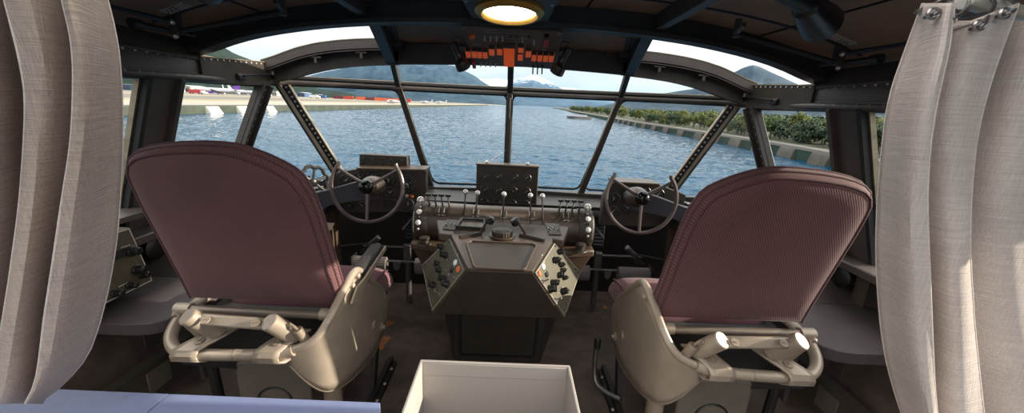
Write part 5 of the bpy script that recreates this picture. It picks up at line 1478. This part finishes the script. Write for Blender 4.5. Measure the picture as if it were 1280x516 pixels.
    for y, z in (((1.235, .612), (1.285, .625)) if s < 0 else ((1.24, .612),)):
        b = B(); b.lathe(X(-.522, y, z), sn, [(.011, -.002), (.010, .010), (.004, .014)], 12); obj('plate_knob', b, M_cream, t)
    # looped tube frame at the back
    lp = smoothpath([(-.64, 1.058, .470), (-.70, 1.052, .456), (-.82, 1.050, .449), (-.94, 1.050, .446), (-1.00, 1.056, .447), (-1.045, 1.08, .462), (-1.068, 1.12, .486), (-1.075, 1.18, .508), (-1.075, 1.32, .52), (-1.07, 1.50, .48)], 6)
    b = B(); b.tube([X(*p) for p in lp], .0185, 14); obj('loop_tube', b, M_cream, t)
    b = B(); b.cyl(X(-.822, 1.05, .449), X(-.818, 1.05, .449), .0195, n=14); obj('tube_joint', b, M_creamd, t)
    # hinge tube
    b = B(); b.cyl(X(-1.075, 1.165, .536), X(-.552, 1.165, .531), .0145, n=16); obj('hinge_tube', b, M_hinge, t)
    for xa, xb in ((-1.085, -1.035), (-.60, -.548)):
        b = B(); b.cyl(X(xa, 1.165, .535), X(xb, 1.165, .535), .0205, n=16); obj('hinge_collar', b, M_cream, t)
    # linkage: two angled cylinders, flat bar, straps, springs
    caps = [((-.942, 1.040, .588), (-.900, 1.100, .498)), ((-.696, 1.040, .580), (-.654, 1.100, .490))]
    for c0, c1 in caps:
        b = B(); b.cyl(X(*c0), X(*c1), .028, n=28); obj('link_cylinder', b, M_cream, t, bevel=.004)
    b = B(); b.obox((X(-.925, 1.060, .566) + X(-.70, 1.060, .558)) / 2, X(.24, 0, -.009), (0, 1, -.5), X(.24, 0, -.009).cross(V((0, 1, -.5))), .225, .030, .036); lb = obj('link_bar', b, M_cream, t, bevel=.006)
    for x in (-.885, -.735):
        b = B(); c = X(x, 1.038, .578 - .03 * (x + .9)); nn = V((0, -.6, .8)); b.lathe(c, nn, [(.013, -.002), (.013, .003)], 14); b.obox(c + nn * .004, X(1, 0, .5), X(.5, 0, -1).cross(nn), nn, .016, .004, .002); obj('slot_screw', b, M_creamd, lb)
    for (xb, xt) in ((-.965, -.895), (-.712, -.655)):
        zb = .449 if xb < -.8 else .455
        prof = [(1.068, zb - .020), (1.045, zb - .023), (1.028, zb - .012), (1.026, zb + .006), (1.034, zb + .020), (1.055, zb + .028), (1.09, zb + .036), (1.125, zb + .046)]
        rows = [[X(xb - .040 + (xt - xb) * max(0, (y - 1.03) / .095) + q * .020, y, z) for q in range(5)] for y, z in prof]
        b = B(); b.grid(rows); st = obj('clamp_strap', b, M_cream, t, solid=.007)
        b = B(); c = X(xb + (xt - xb) * .36, 1.064, zb + .034); nn = V((0, -.33, .94)); b.lathe(c, nn, [(.014, 0), (.014, .005)], 14); b.obox(c + nn * .006, X(1, 0, .6), X(1, 0, .6).normalized().cross(nn), nn, .018, .004, .002); obj('slot_screw', b, M_creamd, st)
    for c0, c1 in (((-.985, 1.075, .556), (-.955, 1.105, .470)), ((-.626, 1.065, .540), (-.600, 1.090, .455))):
        b = B(); b.cyl(X(*c0), X(*c1), .0155, n=16); sp = obj('spring_sleeve', b, M_creamd, t, bevel=.003)
        b = B(); p = V(c0); b.tube([X(p.x, p.y, p.z), X(p.x - .004, p.y - .008, p.z + .014), X(p.x - .016, p.y - .006, p.z + .022), X(p.x - .024, p.y, p.z + .014)], .004, 6); b.ball(X(p.x - .026, p.y, p.z + .012), .0085, 10, 8); obj('spring_hook', b, M_creamd, sp)
    # recline quadrant by the back
    b = B(); pts = []
    for k in range(9):
        a = math.radians(20 + 70 * k / 8); pts.append(X(-.552, 1.20 + math.cos(a) * .11 - .02, .50 + math.sin(a) * .11))
    for k in range(8, -1, -1):
        a = math.radians(20 + 70 * k / 8); pts.append(X(-.552, 1.20 + math.cos(a) * .085 - .02, .50 + math.sin(a) * .085))
    b.prism(pts, X(.006, 0, 0)); 
    for k in range(7):
        a = math.radians(24 + 10 * k); b.lathe(X(-.5455, 1.18 + math.cos(a) * .097, .50 + math.sin(a) * .097), sn, [(.005, 0), (.004, .003)], 8)
    obj('recline_quadrant', b, M_creamd, t)
    # base box, strut and feet
    b = B(); b.box(X(-.79, 1.33, .17), (.26, .34, .335)); bx = obj('seat_base', b, M_base, t, bevel=.008)
    b = B(); b.tube([X(-.79 + math.cos(a) * .062, 1.158, .175 + math.sin(a) * .062) for a in [math.radians(10 + 160 * k / 16) for k in range(17)]], .004, 6); obj('base_cable', b, M_knob, bx)
    b = B(); b.obox((X(-1.02, 1.09, .40) + X(-.86, 1.22, .28)) / 2, X(.16, .13, -.12), (0, 0, 1), X(.16, .13, -.12).cross(V((0, 0, 1))), .26, .035, .03); b.obox((X(-1.05, 1.30, .47) + X(-.92, 1.34, .30)) / 2, X(.13, .04, -.17), (0, 1, 0), X(.13, .04, -.17).cross(V((0, 1, 0))), .24, .05, .03); b.box(X(-.79, 1.34, .355), (.5, .3, .03)); obj('under_strut', b, M_black, t)
    b = B(); b.cyl(X(-.575, 1.15, .30), X(-.575, 1.15, 0), .030, n=16); b.cyl(X(-.575, 1.15, .06), X(-.575, 1.15, .0), .042, n=16); obj('seat_foot', b, M_creamd, t)
    b = B(); b.box(X(-.515, 1.30, .012), (.05, .62, .024)); b.box(X(-.515, 1.30, .035), (.018, .62, .03)); b.obox(X(-.535, 1.44, .12), X(.0, .10, .28), X(1, 0, 0), X(0, .10, .28).cross(X(1, 0, 0)), .24, .02, .04)
    for k in range(6): b.rivet(X(-.497, 1.05 + .1 * k, .024), (0, 0, 1), .008, .008)
    obj('floor_rail', b, M_black, t)
    b = B(); b.box(X(-1.02, 1.33, .012), (.05, .5, .024)); b.cyl(X(-1.02, 1.2, .0), X(-1.04, 1.2, .49), .018, n=10); b.cyl(X(-1.02, 1.45, .0), X(-1.05, 1.45, .48), .018, n=10); obj('floor_rail', b, M_black, t)
    if s < 0:
        # raised armrest with a metal side strip
        p0, p1 = V((-.540, 1.315, .608)), V((-.537, 1.565, .640)); d = (p1 - p0).normalized(); w_ = V((1, 0, 0)); h_ = w_.cross(d)
        b = B(); n_ = 10; rows = []
        for k in range(n_ + 1):
            q = k / n_; e = min(1, .45 + 2.2 * min(q, 1 - q) ** .5 * .9)
            c = p0 + (p1 - p0) * q
            rows.append([c + w_ * math.cos(2 * PI * j / 12) * .027 * e + h_ * math.copysign(abs(math.sin(2 * PI * j / 12)) ** .6, math.sin(2 * PI * j / 12)) * .017 * e for j in range(12)])
        b.grid(rows, True); b.face(rows[0]); b.face(rows[-1][::-1]); obj('armrest_pad', b, M_arm_pad, t, smooth=60)
        b = B(); b.prism([V((-.512, 1.19, .565)), V((-.512, 1.245, .600)), V((-.512, 1.31, .600)), V((-.512, 1.572, .634)), V((-.512, 1.572, .615)), V((-.512, 1.33, .575)), V((-.512, 1.25, .545))], (.008, 0, 0)); obj('armrest_strip', b, M_cream, t, bevel=.002)
    else:
        # bent release lever with a black grip beside the seat
        lv = smoothpath([(.44, 1.49, .235), (.435, 1.485, .18), (.437, 1.47, .10), (.45, 1.44, .068), (.49, 1.40, .06), (.53, 1.37, .062)], 6)
        b = B(); b.tube(lv, .011, 12); l_ = obj('release_lever', b, M_dsteel, t)
        b = B(); b.lathe((.44, 1.49, .222), (0, .02, 1), [(.012, 0), (.015, .004), (.0155, .04), (.011, .052)], 14); obj('lever_grip', b, M_knob, l_)
    return t
seat(-1, 'maroon corduroy pilot seat with cream metal frame and a raised dark armrest')
seat(1, 'maroon corduroy co-pilot seat with cream metal frame and a bent release lever')

# ================================================================== SIDE SHELVES AND RADIO
for s, sd in ((-1, 'pilot'), (1, 'co-pilot')):
    pts = [V((s * 1.555, 1.12, .50)), V((s * 1.20, 1.115, .50)), V((s * 1.15, 1.125, .50)), V((s * 1.115, 1.15, .50)), V((s * 1.095, 1.19, .50)), V((s * 1.09, 1.25, .50)), V((s * 1.10, 1.46, .50)), V((s * 1.555, 1.46, .50))]
    t = thing('side_shelf', 'wide dark side shelf with a rounded corner beside the %s seat' % sd, 'shelf', (s * 1.3, 1.3, .5), 'side shelves')
    b = B(); b.prism(pts, (0, 0, -.045)); obj('shelf_top', b, M_shelf, t, bevel=.004)
    b = B(); b.prism([V((s * 1.555, 1.46, .50)), V((s * 1.30, 1.46, .50)), V((s * 1.36, 1.66, .60)), V((s * 1.555, 1.66, .60))], (0, 0, -.02)); b.prism([V((s * 1.30, 1.46, .48)), V((s * 1.36, 1.66, .58)), V((s * 1.36, 1.66, .0)), V((s * 1.30, 1.46, .0))], (s * .02, 0, 0))
    obj('sloping_cover', b, M_frame2, t)
    b = B(); b.lathe((s * 1.50, 1.545, .585), (-s, -.1, .05), [(.045, 0), (.045, .02), (.030, .026), (.01, .027)], 20); tag(obj('round_plug', b, M_knob), 'round black plug on the hull behind the %s seat' % sd, 'plug', 'hull plugs')
# radio control panel standing on the pilot's shelf
r0 = [at(133, 303, X=-1.335), at(168, 290.5, X=-1.335), at(186, 352, X=-1.335), at(134, 374, X=-1.335)]
zt = .765; zb = .545
rp_ = [V((-1.335, 1.02, zt)), V((-1.335, 1.312, zt)), V((-1.315, 1.335, zb)), V((-1.315, 1.02, zb))]
t = thing('radio_set', 'olive radio control panel with pale border and black knobs above the pilot side shelf', 'radio panel', (-1.33, 1.2, .6))
b = B(); b.loft(rp_, [p + V((-.19, 0, 0)) for p in rp_]); obj('panel_box', b, M_olive, t, bevel=.004)
rn = (rp_[1] - rp_[0]).cross(rp_[3] - rp_[0]).normalized()
if rn.x < 0: rn = -rn
RH = lambda zx, zy: hit(120 + zx / 3.0375, 230 + zy / 3.0375, rp_[1], rn)
for zx, zy, r in ((135, 255, .017), (155, 325, .018), (172, 345, .012), (125, 385, .012), (70, 415, .013)):
    c = RH(zx, zy); b = B(); b.lathe(c, rn, [(r * 1.15, 0), (r * 1.15, .005), (r, .007), (r * .85, .028), (r * .6, .031)], 16); b.obox(c + rn * .028, (0, .7, .7), rn.cross(V((0, .7, .7))), rn, r * 1.7, r * .4, .010); obj('rotary_knob', b, M_knob, t)
c = RH(85, 268); b = B(); b.obox(c + rn * .002, (0, 1, 0), (0, 0, 1), rn, .05, .03, .006); obj('display_slot', b, M_black, t)
b = B()
cc = sum(rp_, V((0, 0, 0))) / 4; q_ = [p + (cc - p) * .04 + rn * .001 for p in rp_]
for i in (0, 1, 2):
    d = q_[i + 1] - q_[i]; b.obox((q_[i] + q_[i + 1]) / 2, d, rn.cross(d), rn, d.length, .0035, .001)
for zx, zy in ((100, 240), (112, 236), (124, 232), (137, 236), (148, 242), (165, 310), (175, 322), (90, 388), (102, 382), (115, 376), (140, 374)):
    b.obox(RH(zx, zy) + rn * .0012, (0, 1, .1), (0, -.1, 1), rn, .010, .003, .001)
obj('panel_markings', b, M_mark, t)
b = B(); b.box((-1.46, 1.27, .78), (.16, .40, .02)); b.box((-1.53, 1.27, .66), (.02, .40, .24))
tag(obj('radio_ledge', b, M_frame2), 'grey ledge above the olive radio panel', 'ledge')

# ================================================================== CURTAINS
def sl(tab, y):
    return interp(tab, y)
def pleats(edges, rows_y, ydepth, nsub=9, bow=None, x_only=False):
    """edges: list of px tables; returns list of strips of points"""
    rows = []
    for py in rows_y:
        xs = [interp_s2(e, py) for e in edges]
        row = []
        for k in range(len(xs) - 1):
            for j in range(nsub):
                q = j / nsub
                x = xs[k] + (xs[k + 1] - xs[k]) * q
                e_ = q * q * (3 - 2 * q)
                d = ydepth[k] + (ydepth[k + 1] - ydepth[k]) * e_ + bow[k] * math.sin(PI * q)
                d += .006 * math.sin(py * .012 + k * 1.7 + q * 3)
                row.append(at(x, py, Y=d))
        row.append(at(xs[-1], py, Y=ydepth[-1]))
        rows.append(row)
    return rows
def interp_s2(tab, y):
    return sum(interp(tab, y + d) * w for d, w in ((-25, .25), (0, .5), (25, .25)))
# right curtain: its free edge, then folds that pass behind one another
E0 = [(-40, 1172), (10, 1151), (60, 1133), (120, 1111), (180, 1103), (250, 1097), (320, 1095), (400, 1100), (450, 1107), (516, 1126), (620, 1170), (700, 1200)]
E1 = [(-40, 1203), (3, 1192), (60, 1187), (120, 1172), (180, 1162), (250, 1158), (320, 1161), (400, 1164), (450, 1166), (516, 1170), (620, 1190), (700, 1215)]
E1b = [(y, x - 16) for y, x in E1]
E2 = [(-40, 1285), (10, 1272), (60, 1252), (120, 1232), (180, 1219), (250, 1213), (320, 1212), (400, 1217), (450, 1222), (516, 1229), (620, 1245), (700, 1260)]
E2b = [(y, x - 26) for y, x in E2]
E3 = [(-40, 1345), (60, 1325), (180, 1305), (250, 1296), (400, 1300), (516, 1310), (700, 1335)]
E3b = [(y, x - 30) for y, x in E3]
E4 = [(-40, 1440), (250, 1400), (516, 1410), (700, 1430)]
top_r = [-3 + 4 * i for i in range(4)] + [20 + 18 * i for i in range(35)]
rows_y = [4] + [10 + 17 * i for i in range(38)]
ra = pleats([E0, E1, E1b, E2, E2b, E3, E3b, E4], rows_y, [.53, .47, .53, .50, .56, .52, .58, .54], 9, [-.018, 0, -.022, 0, -.02, 0, -.02])
# the heading droops between the rings
nc = len(ra[0])
for i, r in enumerate(ra):
    for j, p in enumerate(r):
        pass
def curtain(name, label, rows, hem_cols, m=M_cloth_shaded):
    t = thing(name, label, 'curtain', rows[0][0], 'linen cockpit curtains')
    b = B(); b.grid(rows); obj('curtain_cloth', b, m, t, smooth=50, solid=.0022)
    for j in hem_cols:
        b = B(); b.tube([r[j] for r in rows], .0015, 6); obj('edge_hem', b, M_hem, t)
    return t
# lower the first row where the cloth sags away from a ring
drop = {0: -.0}
for j in range(nc):
    k, q = divmod(j, 9)
    if k == 2: ra[0][j] = ra[0][j] + V((0, 0, -.034 * (1 - q / 9) ** 1.0)); ra[1][j] = ra[1][j] + V((0, 0, -.030 * (1 - q / 9)))
    if k == 4: ra[0][j] = ra[0][j] + V((0, 0, -.045 * (1 - q / 9))); ra[1][j] = ra[1][j] + V((0, 0, -.042 * (1 - q / 9)))
    if k == 1: ra[0][j] = ra[0][j] + V((0, 0, -.034 * (q / 9))); ra[1][j] = ra[1][j] + V((0, 0, -.030 * q / 9))
    if k == 3: ra[0][j] = ra[0][j] + V((0, 0, -.045 * (q / 9))); ra[1][j] = ra[1][j] + V((0, 0, -.042 * q / 9))
    if k >= 5: ra[0][j] = ra[0][j] + V((0, 0, -.02)); ra[1][j] = ra[1][j] + V((0, 0, -.02))
tR = curtain('curtain', 'lit-toned linen curtain hanging from rings on the right, before the co-pilot side window', ra, (0, 9, 27), M_cloth_lit)
# left curtain
L0 = [(-60, 118), (0, 134), (30, 142), (60, 148), (110, 152), (180, 153), (220, 151), (256, 149), (306, 145), (372, 133), (432, 116), (460, 102), (485, 76), (505, 48), (530, 10)]
L1 = [(-60, 66), (0, 78), (50, 91), (100, 93), (176, 90), (256, 77), (331, 66), (407, 54), (467, 48), (508, 36), (530, 8)]
L1b = [(y, x + 22) for y, x in L1]
L2 = [(-60, -8), (0, 6), (65, 23), (116, 33), (176, 31), (256, 25), (357, 11), (417, 1), (508, -14), (530, -18)]
L2b = [(y, x + 22) for y, x in L2]
L3 = [(-60, -70), (65, -45), (176, -40), (256, -45), (417, -62), (530, -75)]
L3b = [(y, x + 20) for y, x in L3]
L4 = [(-60, -130), (176, -110), (417, -130), (530, -140)]
rows_l = [-40 + 17 * i for i in range(33)]
la = pleats([L0, L1, L1b, L2, L2b, L3, L3b, L4], rows_l, [.51, .43, .52, .45, .54, .46, .55, .48], 9, [-.016, 0, -.02, 0, -.02, 0, -.01])
tL = curtain('curtain', 'shade-toned linen curtain at the left edge, bunched in folds beside the pilot seat', la, (0, 9, 27))
# curtain rod with wire rings
ra0, ra1 = at(1214, 3, Z=1.398), at(1280, 18, Z=1.398)
dr = (ra1 - ra0)
b = B(); b.cyl(ra0 - dr * .12, ra1 + dr * 4.5, .0095, n=20)
tag(obj('curtain_rod', b, mat('pale_rod_metal', (.62, .60, .55), .3, .35, .05)), 'pale metal curtain rod at the top right carrying the linen curtain', 'rod')
b = B(); q0 = ra1 + dr * 2.0; b.cyl(q0, q0 + V((.3, 0, .02)), .02, n=12)
bl0 = at(150, -40, Y=.52)
def ring(g_px, mid_px, top_px, label):
    """wire ring from the grommet up over the rod and down behind the cloth"""
    g = at(*g_px, Y=.478); m_ = at(*mid_px, Y=.488); tp_ = at(*top_px, Y=.515)
    k = (tp_.x - ra0.x) / dr.x; rc = ra0 + dr * k
    t = thing('curtain_ring', label, 'ring', rc, 'curtain rings on the rod')
    pts = [g + V((.002, .010, -.002)), g + V((0, -.004, 0)), m_, tp_, V((tp_.x + .004, rc.y, rc.z + .0115)), V((tp_.x, rc.y + .014, rc.z)), V(((g.x + tp_.x) / 2, rc.y + .012, (g.z + rc.z) / 2)), g + V((.006, .022, .006))]
    b = B(); b.tube(smoothpath(pts, 6), .0021, 8); obj('ring_wire', b, M_dsteel, t)
    b = B(); b.lathe(g, (0, -1, .1), [(.0042, .001), (.0062, .0022), (.0072, .0), (.0062, -.002)], 18, False, False); obj('grommet', b, M_steel, t)
ring((1166, 17), (1180, 9), (1186, 2), 'curtain ring nearest the cockpit, through the free corner of the linen curtain')
ring((1188, 23), (1201, 17), (1210, 6), 'second curtain ring, half hidden behind the first fold')
ring((1224, 32), (1236, 18), (1243, 4), 'third curtain ring, over the middle fold of the linen curtain')
ring((1256, 17), (1266, 14), (1271, 5), 'fourth curtain ring, at the edge of the photo on the pale rod')

# ================================================================== TABLE AND BOX IN THE FOREGROUND
t = thing('work_table', 'blue painted table edge across the lower left corner in front of the pilot seat', 'table', (-.55, .3, 0))
b = B(); b.prism([(-1.05, .606, .70), (-.60, .604, .70), (-.60, .10, .70), (-1.05, .10, .70)], (0, 0, -.03)); obj('table_leaf', b, M_table, t, bevel=.0015)
b = B(); b.prism([(-.5988, .604, .70), (-.206, .602, .70), (-.185, .54, .70), (-.12, .10, .70), (-.5988, .10, .70)], (0, 0, -.03)); obj('table_leaf', b, M_table, t, bevel=.0015)
b = B(); b.box((-.60, .35, .655), (.8, .46, .03)); obj('table_frame', b, M_tabled, t)
for x, y in ((-.98, .55), (-.26, .52), (-.98, .16), (-.22, .16)):
    b = B(); b.cyl((x, y, 0), (x, y, .66), .018, n=12); obj('leg', b, M_tabled, t)

t = thing('storage_box', 'open white box standing on the floor behind the centre console', 'box', (0, .75, 0))
BX, BZ = .224, .50
b = B()
def wall_box(x0, x1, y0, y1, z0, z1): b.box(((x0 + x1) / 2, (y0 + y1) / 2, (z0 + z1) / 2), (x1 - x0, y1 - y0, z1 - z0))
wall_box(-BX, BX, .986, .997, 0, BZ); wall_box(-BX, BX, .45, .461, 0, BZ)
wall_box(-BX, -BX + .007, .461, .986, 0, BZ); wall_box(BX - .007, BX, .461, .986, 0, BZ); wall_box(-BX + .007, BX - .007, .461, .986, .0, .02)
obj('box_shell', b, M_box, t, bevel=.0015)
b = B(); wall_box(-BX + .008, BX - .008, .9835, .986, .455, .4975); obj('folded_rim', b, M_box, t, bevel=.001)

# ================================================================== LIGHT AND COLOUR
sc.view_settings.view_transform = 'Standard'
sc.view_settings.look = 'None'
sc.view_settings.gamma = 1.0
sc.view_settings.use_curve_mapping = False
sc.view_settings.exposure = 0.45
sc.cycles.max_bounces = 8
sc.cycles.diffuse_bounces = 4
sc.cycles.transparent_max_bounces = 16
sc.cycles.caustics_reflective = False
sc.cycles.caustics_refractive = False
